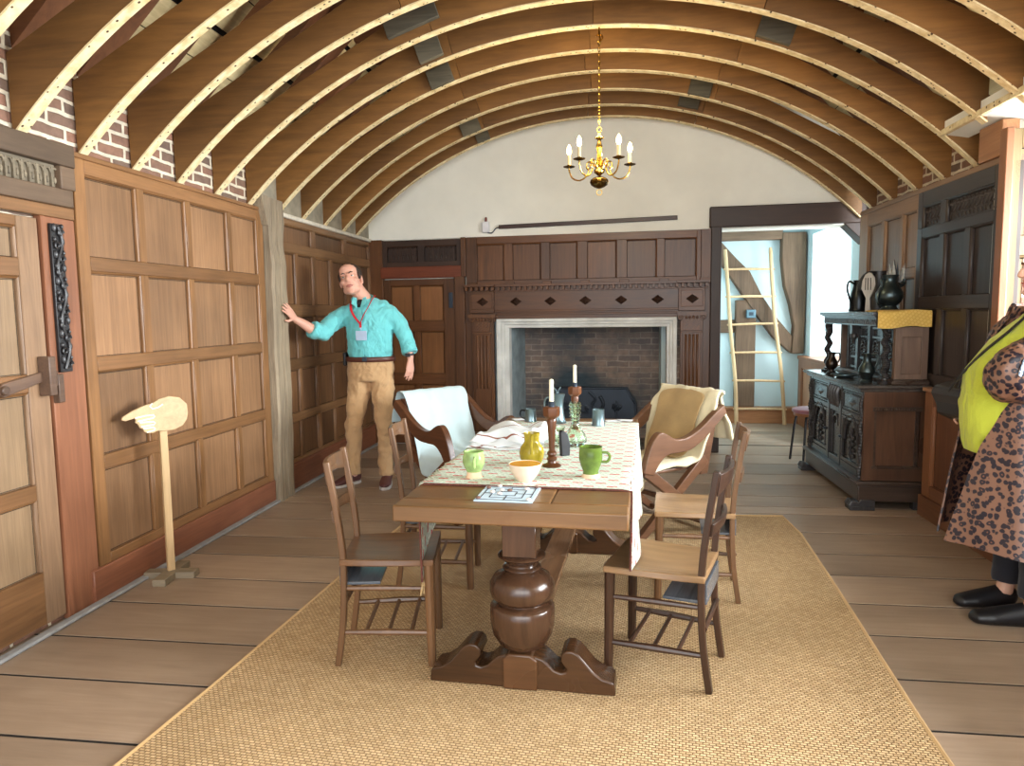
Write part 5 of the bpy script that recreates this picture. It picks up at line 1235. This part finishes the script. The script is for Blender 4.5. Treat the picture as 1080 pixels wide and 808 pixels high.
for i in range(4):
    a = pi / 4 + i * pi / 2; b = MB(); b.tube(spline([(.06 * cos(a), .06 * sin(a), .424), (.11 * cos(a), .11 * sin(a), .422), (.14 * cos(a), .14 * sin(a), .40), (.165 * cos(a), .165 * sin(a), .2), (.185 * cos(a), .185 * sin(a), 0)], 6), .011, 8); b.build('leg', [plain('black_tube_%d' % i, (36, 36, 40), .3, .5)], t)
t = thing('timber_switch', 'small blue-grey switch box fixed to the timber post behind the ladder', 'switch box', (1.74, 9.05, 1.35))
b = MB(); b.box(-.06, .05, -.03, .012, -.05, .05); b.build('case', [plain('blue_grey_box', (96, 128, 142), .4)], t, bevel=.008)
b = MB(); b.box(-.03, .02, -.036, -.03, -.02, .02); b.build('rocker', [plain('box_rocker', (50, 66, 78), .4)], t, bevel=.002)

# ================================================================ pointing hand sign
m_sign = wood('sign_plywood', (156, 130, 94), (208, 180, 138), 'x', var=.1, rough=.5, grain=14)
m_signz = wood('sign_post_wood', (156, 124, 84), (214, 182, 136), 'z', var=.15, rough=.55)
m_block = wood('sign_base_wood', (96, 84, 68), (160, 144, 118), 'x', var=.2, rough=.65)
SA = atan2(-.30, -.225)
t = thing('pointing_hand_sign', 'pale wooden pointing hand sign on a post with a crossed block base', 'sign', (-2.345, 3.46, 0), 0)
out = [(.145, .885), (.14, .935), (.10, .972), (.04, .985), (-.02, .975), (-.055, .955), (-.10, .948), (-.17, .925), (-.225, .898), (-.232, .882), (-.21, .875), (-.16, .885), (-.155, .872), (-.16, .862), (-.145, .852), (-.14, .84), (-.135, .83), (-.118, .824), (-.115, .812), (-.10, .80), (-.06, .798), (-.04, .806), (.0, .80), (.06, .802), (.11, .82), (.135, .85)]
HM = rz(atan2(.30, .225))
b = MB(); b.prism([(x * .88, z) for x, z in out], lambda u, v, d: (u, d, v), -.0225, -.0085, M=HM); hb = b.build('hand_board', [m_sign], t, bevel=.003, smooth=30)
b = MB(); yy = -.0235
for L_ in ([(-.16, .886), (-.10, .893), (-.055, .893), (-.05, .885), (-.06, .877), (-.145, .868)], [(-.135, .86), (-.06, .858), (-.05, .85), (-.058, .842), (-.128, .838)], [(-.118, .826), (-.06, .828), (-.052, .82), (-.06, .812), (-.1, .806)], [(-.06, .955), (-.075, .94), (-.06, .925), (-.03, .93), (.0, .945)]):
    b.tube([HM @ Vector((x * .88, yy, z)) for x, z in L_], .0035, 6)
b.build('finger_lines', [plain('white_line_paint', (240, 236, 226), .6)], hb)
b = MB(); b.box(-.019, .019, -.0085, .0155, .02, .84, M=HM); b.build('post', [m_signz], t, bevel=.002)
b = MB(); b.bar((-.135, 0, .0175), (-.02, 0, .0175), .07, .035); b.bar((.02, 0, .0175), (.135, 0, .0175), .07, .035); b.build('base_block', [m_block], t, M=rz(.15), bevel=.003)
b = MB(); b.bar((0, -.15, .0185), (0, .15, .0185), .07, .037); b.build('base_block', [m_block], t, M=rz(.15), bevel=.003)

# ================================================================ people
def skinm(name, col):
    m = NT(name); c = m.coord(); n = m.noise(c, 22, 4)
    m.color(m.mix(n, lin(tuple(v * .92 for v in col)), lin(col))); m.setv(Roughness=.5); m.b.inputs['Subsurface Weight'].default_value = .08
    m.b.inputs['Subsurface Radius'].default_value = (.02, .008, .005); return m.mat
m_skin = skinm('skin_ruddy', (226, 172, 150)); m_skin2 = skinm('skin_fair', (222, 172, 146))
def hand(b, W_, d, n, ts, curl=.25, spread=.12, k=1.0, thumb=.5):
    W_ = Vector(W_); d = Vector(d).normalized(); n = Vector(n); n = (n - d * n.dot(d)).normalized(); s = d.cross(n) * ts
    b.tube([W_ - d * .03 * k, W_, W_ + d * .03 * k, W_ + d * .065 * k, W_ + d * .092 * k, W_ + d * .1 * k], [(.024 * k, .019 * k), (.026 * k, .019 * k), (.034 * k, .018 * k), (.04 * k, .016 * k), (.038 * k, .013 * k), (.03 * k, .009 * k)], 14, up=s)
    for o, L, r, c in ((.030, .070, .0088, curl), (.010, .079, .0092, curl * 1.08), (-.011, .073, .0088, curl * 1.2), (-.030, .057, .0078, curl * 1.4)):
        p = W_ + d * (.086 * k) + s * o * k; dd = (d + s * (o / .03) * spread).normalized(); P = [p - dd * .015 * k, p]; ang = c * .6
        for fr, seg in ((0, .46), (1, .30), (2, .24)):
            ang += c * (0.55 if fr else 0); p = p + (dd * cos(ang) - n * sin(ang)) * (L * seg * k); P.append(p)
        b.tube(P, [r * k, r * 1.03 * k, r * .96 * k, r * .86 * k, r * .66 * k], 10, up=s)
    p = W_ + d * .022 * k + s * .024 * k - n * .004 * k; q = p + (d * .62 + s * thumb - n * .25).normalized() * .042 * k; e = q + (d * .9 + s * thumb * .45 - n * .2).normalized() * .032 * k
    b.tube([p - s * .012 * k, p, p.lerp(q, .6), q, e], [.013 * k, .0135 * k, .0112 * k, .0106 * k, .0072 * k], 10)
def head_shapes(b, T, k=1.0, fem=False):
    def E(c, r): b.ell(T @ (Vector(c) * k), tuple(v * k for v in r), 18, M=T.to_3x3().to_4x4())
    E((0, .014, .045), (.073, .092, .077)); E((0, -.026, -.012), (.061, .064, .086)); E((0, -.04, -.072), (.046, .045, .034))
    E((0, -.074, -.093), (.021, .016, .016)); E((0, -.052, .06), (.056, .035, .045))
    for s in (-1, 1):
        E((s * .028, -.081, .030), (.024, .010, .008)); E((s * .041, -.058, -.016), (.022, .024, .019)); E((s * .038, -.03, -.07), (.02, .03, .024))
        E((s * .073, .012, -.004), (.009, .019, .031)); E((s * .011, -.103, -.022), (.008, .010, .008))
    b.tube([T @ (Vector(p) * k) for p in ((0, -.080, .030), (0, -.092, .012), (0, -.106, -.008), (0, -.110, -.020), (0, -.098, -.028))], [.008 * k, .009 * k, .0115 * k, .0125 * k, .009 * k], 10)
    E((0, -.084, -.050), (.022, .010, .0065)); E((0, -.083, -.061), (.019, .010, .006))
    b.tube([T @ (Vector(p) * k) for p in ((-.026, -.078, -.036), (-.03, -.074, -.05))], .006 * k, 8); b.tube([T @ (Vector(p) * k) for p in ((.026, -.078, -.036), (.03, -.074, -.05))], .006 * k, 8)
m_eye = plain('eye_white', (226, 220, 214), .25); m_iris = plain('iris', (62, 58, 52), .2); m_lip = plain('lips', (186, 108, 98), .45)
def face_parts(body, T, k, brow, lip):
    for s in (-1, 1):
        b = MB(); b.ell(T @ (Vector((s * .029, -.0765, .012)) * k), (.0122 * k, .0098 * k, .0052 * k), 12, M=T.to_3x3().to_4x4()); e = b.build('eye', [m_eye], body)
        b = MB(); b.ell(T @ (Vector((s * .029, -.0850, .012)) * k), (.0054 * k, .0034 * k, .0048 * k), 10, M=T.to_3x3().to_4x4()); b.build('iris', [m_iris], e)
        b = MB(); b.tube([T @ (Vector(p) * k) for p in ((s * .012, -.091, .029), (s * .028, -.093, .036), (s * .046, -.080, .030))], [.003 * k, .0042 * k, .0025 * k], 6); b.build('eyebrow', [brow], body)
    b = MB(); b.tube([T @ (Vector(p) * k) for p in ((-.024, -.082, -.054), (-.01, -.0915, -.0515), (0, -.093, -.053), (.01, -.0915, -.0515), (.024, -.082, -.054))], [.002 * k, .0048 * k, .005 * k, .0048 * k, .002 * k], 8)
    b.tube([T @ (Vector(p) * k) for p in ((-.02, -.083, -.058), (0, -.091, -.063), (.02, -.083, -.058))], [.002 * k, .005 * k, .002 * k], 8); b.build('mouth', [lip], body)

# ---- man leaning one hand on the post
man = thing('person', 'man in a turquoise shirt with a red lanyard, one hand on the weathered post', 'person', (-1.95, 5.58, 0))
HT = tr(-.088, -.055, 1.672) @ Matrix.Rotation(rad(-13), 4, 'Y') @ Matrix.Rotation(rad(9), 4, 'Z') @ Matrix.Rotation(rad(-9), 4, 'X'); HK = 1.17
b = MB(); head_shapes(b, HT, HK)
b.tube([(.01, .0, 1.46), (-.01, -.005, 1.54), (-.05, -.025, 1.60), (-.075, -.04, 1.66)], [.07, .062, .06, .055], 14)
b.tube([(.03, 0, .88), (.035, 0, 1.05), (.03, 0, 1.2), (.03, 0, 1.36), (.01, 0, 1.44), (.0, 0, 1.5)], [(.14, .09), (.14, .09), (.145, .09), (.145, .09), (.11, .07), (.07, .062)], 18, up=(1, 0, 0))
b.tube([(-.08, 0, 1.40), (-.165, -.01, 1.40), (-.235, -.065, 1.345), (-.298, -.18, 1.26), (-.345, -.25, 1.29), (-.40, -.315, 1.345), (-.434, -.355, 1.375)], [.05, .05, .046, .044, .043, .034, .026], 14)
hand(b, (-.434, -.36, 1.378), (-.13, -.72, .60), (1, -.15, .1), -1, .16, .16, 1.02, .95)
b.tube([(.07, 0, 1.42), (.15, 0, 1.425), (.258, .018, 1.34), (.315, .02, 1.25), (.36, -.005, 1.13), (.378, -.028, 1.045)], [.05, .05, .044, .04, .036, .026], 14)
hand(b, (.378, -.032, 1.03), (-.04, -.2, -1), (.75, -.5, .1), -1, .3, .07, 1.02, .45)
for P in (((-.03, 0, .92), (-.065, 0, .82), (-.105, -.05, .50), (-.145, -.005, .12), (-.145, 0, .07)), ((.11, 0, .92), (.125, 0, .82), (.15, -.06, .50), (.138, -.01, .12), (.138, 0, .07))): b.tube(P, [.08, .07, .045, .036, .036], 14)
body = b.build('body', [m_skin], man, remesh=.0046, relax=4, smooth=180)
m_hair = plain('brown_hair', (58, 44, 36), .7, nscale=60, var=.4, bump=.5, bscale=200)
face_parts(body, HT, HK, m_hair, m_lip)
b = MB(); b.ell(HT @ (Vector((0, .026, .050)) * HK), (.0795 * HK, .092 * HK, .079 * HK), 20, M=HT.to_3x3().to_4x4())
for s in (-1, 1): b.ell(HT @ (Vector((s * .067, -.012, .03)) * HK), (.012 * HK, .026 * HK, .034 * HK), 12, M=HT.to_3x3().to_4x4())
b.build('hair', [m_hair], man, remesh=.006, relax=2, smooth=180)
m_shirt = cloth('turquoise_shirt', (112, 204, 208), .85, 200, .25, .06, 7)
b = MB()
b.tube([(.035, 0, 1.058), (.035, -.01, 1.09), (.04, -.015, 1.16), (.038, -.01, 1.28), (.03, 0, 1.38), (.012, 0, 1.455), (.0, .0, 1.498), (-.005, -.0, 1.515)], [(.176, .124), (.183, .134), (.182, .134), (.190, .136), (.188, .124), (.16, .104), (.105, .085), (.078, .074)], 24, up=(1, 0, 0))
b.tube([(-.08, 0, 1.405), (-.165, -.01, 1.40), (-.222, -.05, 1.36), (-.262, -.11, 1.315), (-.296, -.18, 1.262), (-.325, -.225, 1.278), (-.345, -.252, 1.295)], [.085, .084, .078, .072, .07, .066, .063], 16)
b.tube([(.07, 0, 1.43), (.15, 0, 1.43), (.215, .01, 1.39), (.270, .02, 1.33), (.317, .02, 1.245), (.35, .0, 1.16), (.368, -.016, 1.10)], [.085, .084, .076, .069, .065, .061, .058], 16)
shirt = b.build('shirt', [m_shirt], man, remesh=.009, relax=3, smooth=180, wrinkle=(.032, .09))
b = MB()
b.tube([(-.325, -.222, 1.276), (-.350, -.258, 1.298)], [.071, .069], 18); b.build('rolled_cuff', [m_shirt], man, bevel=.01, smooth=60)
b = MB(); b.tube([(.360, -.008, 1.128), (.374, -.022, 1.088)], [.064, .065], 18); b.build('rolled_cuff', [m_shirt], man, bevel=.01, smooth=60)
b = MB(); cl = [(.088 * sin(t), .085 * -cos(t) * .95, 1.522 - .03 * cos(t)) for t in [.55 + (2 * pi - 1.1) * i / 18 for i in range(19)]]
b.tube([(x - .012, y - .004, z) for x, y, z in cl], [(.024, .009)] * 19, 8, up=(0, 0, 1))
for s in (-1, 1): b.prism([(s * .012, 1.455), (s * .06, 1.49), (s * .055, 1.545), (s * .025, 1.535)], lambda u, v, d: (u - .008, d - .115 + .35 * (1.545 - v) * -.2 + .02 * (v > 1.5) * 1.6, v), -.005, .005)
b.build('collar', [m_shirt], man, bevel=.003)
b = MB(); b.ell((-.012, -.062, 1.488), (.045, .05, .036), 14); b.build('undershirt', [plain('black_undershirt', (24, 24, 28), .8)], man)
b = MB(); b.bar((.018, -.150, 1.07), (.005, -.132, 1.44), .028, .006, up=(0, 1, 0))
for z in (1.12, 1.2, 1.28, 1.36): b.ell((.015, -.158, z), (.006, .004, .006), 8)
b.build('placket', [m_shirt], shirt)
b = MB(); b.prism([(.075, 1.27), (.165, 1.275), (.165, 1.37), (.075, 1.37)], lambda u, v, d: (u, d - .142 + (u - .07) * .42 + max(0, v - 1.3) * .13, v), 0, .008); b.build('chest_pocket', [m_shirt], shirt, bevel=.003)
m_chino = cloth('tan_chinos', (200, 162, 118), .85, 200, .25, .08, 6)
b = MB()
b.tube([(.035, 0, 1.062), (.035, 0, 1.0), (.035, 0, .93), (.035, 0, .87)], [(.187, .128), (.192, .132), (.195, .135), (.18, .125)], 22, up=(1, 0, 0))
b.tube([(-.055, 0, .92), (-.066, -.005, .80), (-.09, -.035, .64), (-.108, -.05, .50), (-.125, -.02, .32), (-.144, .0, .13), (-.146, .0, .085)], [(.094, .11), .096, .079, .068, .061, .058, .062], 18)
b.tube([(.125, 0, .92), (.134, -.005, .80), (.145, -.04, .64), (.152, -.055, .50), (.146, -.02, .32), (.139, -.003, .13), (.138, 0, .085)], [(.094, .11), .096, .079, .068, .061, .058, .062], 18)
b.build('trousers', [m_chino], man, remesh=.009, relax=3, smooth=180, wrinkle=(.03, .08))
b = MB(); P = [(.035 + .202 * cos(t), .146 * sin(t), 1.045) for t in [2 * pi * i / 36 for i in range(37)]]; b.tube(P, [(.02, .006)] * 37, 8, up=(0, 0, 1), cap=False)
belt = b.build('belt', [plain('brown_belt', (84, 44, 34), .4)], man)
b = MB(); b.box(.02, .06, -.162, -.154, 1.032, 1.068); b.build('buckle', [m_iron], belt, bevel=.003)
b = MB(); b.box(-.175, -.148, -.07, .03, .99, 1.1); b.build('belt_pouch', [plain('black_pouch', (26, 26, 30), .5)], man, bevel=.01)
m_shoe = plain('maroon_shoe', (94, 56, 54), .6, bump=.3); m_sole = plain('shoe_sole', (196, 190, 186), .7)
for ax, ay, a in ((-.148, .02, -28), (.140, .02, 10)):
    Q = tr(ax, ay, 0) @ rz(rad(a))
    b = MB(); b.tube([(0, .065, .055), (0, .05, .058), (0, .0, .065), (0, -.06, .055), (0, -.13, .042), (0, -.19, .034), (0, -.215, .03)], [(.02, .03), (.036, .045), (.041, .05), (.044, .04), (.049, .03), (.04, .02), (.015, .01)], 16, up=(1, 0, 0), M=Q)
    b.tube([(0, .025, .06), (0, .028, .1)], [.042, .044], 14, M=Q)
    sh = b.build('shoe', [m_shoe], man, remesh=.007, relax=3, smooth=180)
    b = MB(); out = [(.036 * cos(t), .03 + .04 * sin(t)) for t in [pi * i / 8 for i in range(9)]] + [(-.045, -.06), (-.05, -.13), (-.04, -.19), (-.015, -.222), (.015, -.222), (.04, -.19), (.05, -.13), (.045, -.06)]
    b.prism(out, lambda u, v, d: Q @ Vector((u, v, d)), .0, .022); b.build('sole', [m_sole], sh, bevel=.004)
    b = MB()
    for q in range(4): b.tube([Q @ Vector((-.022, -.03 - q * .024, .098 - q * .010)), Q @ Vector((0, -.032 - q * .024, .106 - q * .010)), Q @ Vector((.022, -.03 - q * .024, .098 - q * .010))], .0035, 6)
    b.build('laces', [m_shoe], sh)
m_red = plain('red_lanyard_tape', (206, 24, 44), .6)
b = MB()
for P in ([(.062, .06, 1.548), (.088, .0, 1.548), (.083, -.06, 1.520), (.072, -.125, 1.462), (.044, -.156, 1.40), (.018, -.168, 1.335)], [(.062, .06, 1.548), (-.03, .075, 1.55), (-.085, .02, 1.53), (-.086, -.06, 1.502), (-.07, -.125, 1.45), (-.034, -.156, 1.39), (.014, -.168, 1.335)]):
    P = spline(P, 6); b.tube(P, [(.003, .0118)] * len(P), 6, up=(0, -1, .5))
b.bar((.016, -.162, 1.345), (.017, -.163, 1.30), .018, .004, up=(0, 1, 0)); ly = b.build('lanyard', [m_red], man)
b = MB(); b.tube([(.018, -.164, 1.30), (.022, -.164, 1.28)], .006, 8); b.box(-.022, .068, -.170, -.166, 1.20, 1.275); b.build('badge', [plain('badge_card', (176, 196, 222), .4)], ly, bevel=.002)
b = MB(); P = [(.37 + .031 * cos(t), -.022 + .031 * sin(t), 1.075 + .006 * cos(t)) for t in [2 * pi * i / 16 for i in range(17)]]; b.tube(P, [(.011, .004)] * 17, 6, up=(0, 0, 1), cap=False); b.box(.345, .385, -.062, -.05, 1.06, 1.09); b.build('wristwatch', [plain('dark_watch', (30, 32, 38), .3)], man, bevel=.003)

# ---- woman by the window
wom = thing('person', 'woman in a leopard print coat over a lime tunic by the window', 'person', (1.895, 3.38, 0), rad(-90))
WT = tr(0, -.012, 1.545) @ Matrix.Rotation(rad(-4), 4, 'X'); WK = 1.0
b = MB(); head_shapes(b, WT, WK)
b.tube([(0, .0, 1.34), (0, .005, 1.42), (0, .0, 1.5)], [.06, .052, .052], 14)
b.tube([(0, 0, .80), (0, -.01, 1.0), (0, -.02, 1.15), (0, 0, 1.28), (0, 0, 1.36)], [(.18, .16), (.19, .17), (.17, .14), (.15, .1), (.07, .06)], 18, up=(1, 0, 0))
b.tube([(.1, 0, 1.31), (.18, -.02, 1.28), (.24, -.17, 1.20), (.25, -.28, 1.14), (.20, -.18, 1.10), (.15, -.09, 1.12)], [.05, .05, .043, .04, .034, .025], 12)
hand(b, (.148, -.085, 1.122), (-.35, .55, .30), (.8, -.3, .2), -1, .35, .06, .9)
b.tube([(-.1, 0, 1.31), (-.18, -.02, 1.28), (-.265, -.05, 1.09), (-.25, -.15, 1.01), (-.225, -.20, .97)], [.05, .05, .043, .038, .025], 12)
hand(b, (-.222, -.205, .965), (.05, -.5, -.5), (-.8, -.3, .4), 1, .75, .04, .9)
for s in (-1, 1): b.tube([(s * .09, 0, .85), (s * .10, -.02, .5), (s * .11, -.05, .12), (s * .11, -.06, .07)], [.09, .055, .036, .036], 12)
body = b.build('body', [m_skin2], wom, remesh=.0046, relax=4, smooth=180)
m_hair2 = plain('auburn_hair', (96, 62, 42), .6, nscale=60, var=.35, bump=.5, bscale=180)
face_parts(body, WT, WK, m_hair2, m_lip)
b = MB(); b.ell(WT @ Vector((0, .034, .05)), (.09, .095, .09), 20); b.ell(WT @ Vector((0, .07, -.03)), (.08, .055, .09), 16)
b.build('hair', [m_hair2], wom, remesh=.008, relax=2, smooth=180)
m_lime = cloth('lime_jersey', (190, 200, 62), .85, 200, .2, .06, 5)
b = MB(); b.tube([(0, -.045, .775), (0, -.05, .84), (0, -.06, .98), (0, -.055, 1.10), (0, -.035, 1.22), (0, -.015, 1.32), (0, -.005, 1.375)], [(.235, .255), (.24, .262), (.245, .272), (.232, .25), (.20, .175), (.145, .10), (.078, .072)], 28, up=(1, 0, 0))
b.build('tunic', [m_lime], wom, remesh=.01, relax=3, smooth=180, wrinkle=(.018, .14))
m_blackt = cloth('black_trousers', (26, 25, 34), .85, 160, .2)
b = MB(); b.tube([(0, -.02, .84), (0, -.02, .74)], [(.2, .2), (.19, .17)], 18, up=(1, 0, 0))
for s in (-1, 1): b.tube([(s * .095, -.01, .8), (s * .105, -.02, .5), (s * .11, -.05, .125)], [.105, .085, .062], 16)
b.build('trousers', [m_blackt], wom, remesh=.011, relax=2, smooth=180, wrinkle=(.015, .1))
def leo():
    m = NT('leopard_print'); c = m.coord(); wob = m.n('ShaderNodeTexNoise'); m.link(c, wob.inputs['Vector']); wob.inputs['Scale'].default_value = 26
    va = m.n('ShaderNodeVectorMath', operation='MULTIPLY_ADD'); m.link(wob.outputs['Color'], va.inputs[0]); va.inputs[1].default_value = (.018, .018, .018); m.link(c, va.inputs[2])
    v = m.n('ShaderNodeTexVoronoi'); m.link(va.outputs[0], v.inputs['Vector']); v.inputs['Scale'].default_value = 42; v.inputs['Randomness'].default_value = .85
    sp = m.ramp(v.outputs['Distance'], [(.45, (1, 1, 1, 1)), (.54, (0, 0, 0, 1))]); inner = m.ramp(v.outputs['Distance'], [(.12, (1, 1, 1, 1)), (.2, (0, 0, 0, 1))])
    hl = m.math('GREATER_THAN', m.n('ShaderNodeSeparateColor').outputs[0], .5)
    sc = m.n('ShaderNodeSeparateColor'); m.link(v.outputs['Color'], sc.inputs[0]); hl = m.math('GREATER_THAN', sc.outputs[0], .72)
    col = m.mix(sp, lin((128, 92, 74)), lin((30, 23, 36))); col = m.mix(m.math('MULTIPLY', inner, hl), col, lin((120, 80, 62)))
    m.color(col); m.setv(Roughness=.42); m.bump(m.noise(c, 120, 2), .2, .002); return m.mat
m_leo = leo()
ZR = [(.355, .345, .385, 8, -24), (.5, .315, .36, 11, -28), (.66, .295, .335, 16, -33), (.80, .28, .315, 24, -40), (.95, .272, .302, 38, -44), (1.10, .258, .275, 56, -48), (1.22, .235, .205, 54, -50), (1.31, .20, .135, 48, -50), (1.365, .125, .105, 44, -50), (1.40, .095, .10, 40, -46)]
def coatf(i, j):
    q = i * (len(ZR) - 1); k = min(int(q), len(ZR) - 2); f = q - k; a, c = ZR[k], ZR[k + 1]; v = [a[n] + (c[n] - a[n]) * f for n in range(5)]
    t = v[3] + (360 + v[4] - v[3]) * j; t = rad(t); fl = (1 - i) ** 1.5
    w = 1 + .035 * fl * sin(t * 7 + 1) + .015 * sin(t * 13 + i * 6)
    return (v[1] * sin(t) * w, -.03 - v[2] * cos(t) * w + .03 * (1 - i), v[0] + .012 * fl * sin(t * 3))
b = MB(); b.sheet(coatf, 36, 60, .008); coat = b.build('coat', [m_leo], wom, smooth=80)
b = MB(); b.tube(spline([(.14, .0, 1.30), (.21, -.04, 1.27), (.265, -.16, 1.21), (.285, -.27, 1.155), (.26, -.27, 1.09), (.21, -.17, 1.085), (.18, -.12, 1.10)], 4), [.085] * 6 + [.088] * 6 + [.09] * 5 + [.08] * 5 + [.068] * 3, 18)
b.build('coat_sleeve', [m_leo], wom, remesh=.011, relax=3, smooth=180, wrinkle=(.03, .07))
b = MB(); b.tube(spline([(-.14, .0, 1.30), (-.21, -.03, 1.27), (-.27, -.06, 1.11), (-.255, -.13, 1.03), (-.235, -.18, .985)], 4), [.085] * 5 + [.08] * 5 + [.075] * 4 + [.065] * 3, 18)
b.build('coat_sleeve', [m_leo], wom, remesh=.011, relax=3, smooth=180, wrinkle=(.03, .07))
def collarf(i, j):
    t = rad(46 + 268 * j); r = .105 + .045 * i; z = 1.405 - .05 * i + .03 * sin(pi * i); return (r * sin(t), -.02 - r * .95 * cos(t), z)
b = MB(); b.sheet(collarf, 8, 30, .008); b.build('coat_collar', [m_leo], wom, smooth=80)
def scarf_m():
    m = NT('white_blue_print'); c = m.coord(); n = m.noise(c, 26, 3, .6, 1.5); m.color(m.ramp(n, [(.42, lin((232, 236, 240))), (.5, lin((150, 178, 206))), (.56, lin((44, 70, 120))), (.62, lin((228, 232, 238)))])); m.setv(Roughness=.6); return m.mat
def scf(i, j):
    P = [(.205, .02, 1.352), (.26, -.09, 1.318), (.312, -.19, 1.272), (.345, -.27, 1.215), (.362, -.29, 1.14)]; q = i * 4; k = min(int(q), 3); p = Vector(P[k]).lerp(Vector(P[k + 1]), q - k)
    w = .035 + .012 * sin(i * 7); return (p.x + (j - .5) * .05, p.y - (j - .5) * w * 1.2, p.z + (j - .5) * -w * .9 + .010 * sin(j * 9 + i * 5))
b = MB(); b.sheet(scf, 20, 10, .008); b.build('scarf', [scarf_m()], wom, smooth=80, sub=1)
b = MB(); P = spline([(.06, -.10, 1.38), (.045, -.17, 1.30), (.0, -.255, 1.20), (-.05, -.315, 1.10), (-.10, -.345, 1.02)], 6); b.tube(P, [(.004, .010)] * len(P), 6, up=(0, -1, 0)); b.build('bag_strap', [plain('black_strap', (22, 20, 24), .5)], wom)
m_bshoe = plain('black_shoe', (20, 19, 22), .45)
for ax, ay, a in ((-.12, -.06, 8), (.10, -.075, -4)):
    Q = tr(ax, ay, 0) @ rz(rad(a)); b = MB(); b.tube([(0, .06, .04), (0, .04, .045), (0, 0, .05), (0, -.07, .042), (0, -.14, .034), (0, -.20, .028), (0, -.222, .024)], [(.024, .036), (.038, .05), (.043, .056), (.047, .046), (.053, .036), (.043, .028), (.016, .014)], 16, up=(1, 0, 0), M=Q)
    sh = b.build('shoe', [m_bshoe], wom, remesh=.007, relax=2, smooth=180)
    b = MB()
    for q in range(3): b.tube([Q @ Vector((-.026, -.04 - q * .026, .078 - q * .008)), Q @ Vector((0, -.042 - q * .026, .090 - q * .008)), Q @ Vector((.026, -.04 - q * .026, .078 - q * .008))], .005, 6)
    b.build('laces', [m_bshoe], sh)
hb = thing('handbag', 'black handbag held in front of the woman in the leopard print coat', 'handbag', (1.615, 3.53, .865), .25)
b = MB(); b.prism([(-.03, .03), (.06, -.01), (.075, .04), (.04, .19), (-.055, .165)], lambda u, v, d: (u, d, v), -.10, .10); b.build('body', [plain('bag_leather', (30, 30, 34), .4, bump=.2)], hb, bevel=.012)
b = MB(); b.prism([(-.062, .13), (-.02, .05), (-.014, .056), (-.05, .16)], lambda u, v, d: (u, d, v), -.102, .102); b.build('flap', [plain('bag_flap', (40, 40, 44), .4)], hb, bevel=.004)
b = MB(); b.tube(spline([(-.04, -.05, .165), (-.01, -.04, .215), (.03, .0, .20), (.03, .05, .18)], 6), .006, 8); b.build('handle', [m_bshoe], hb)
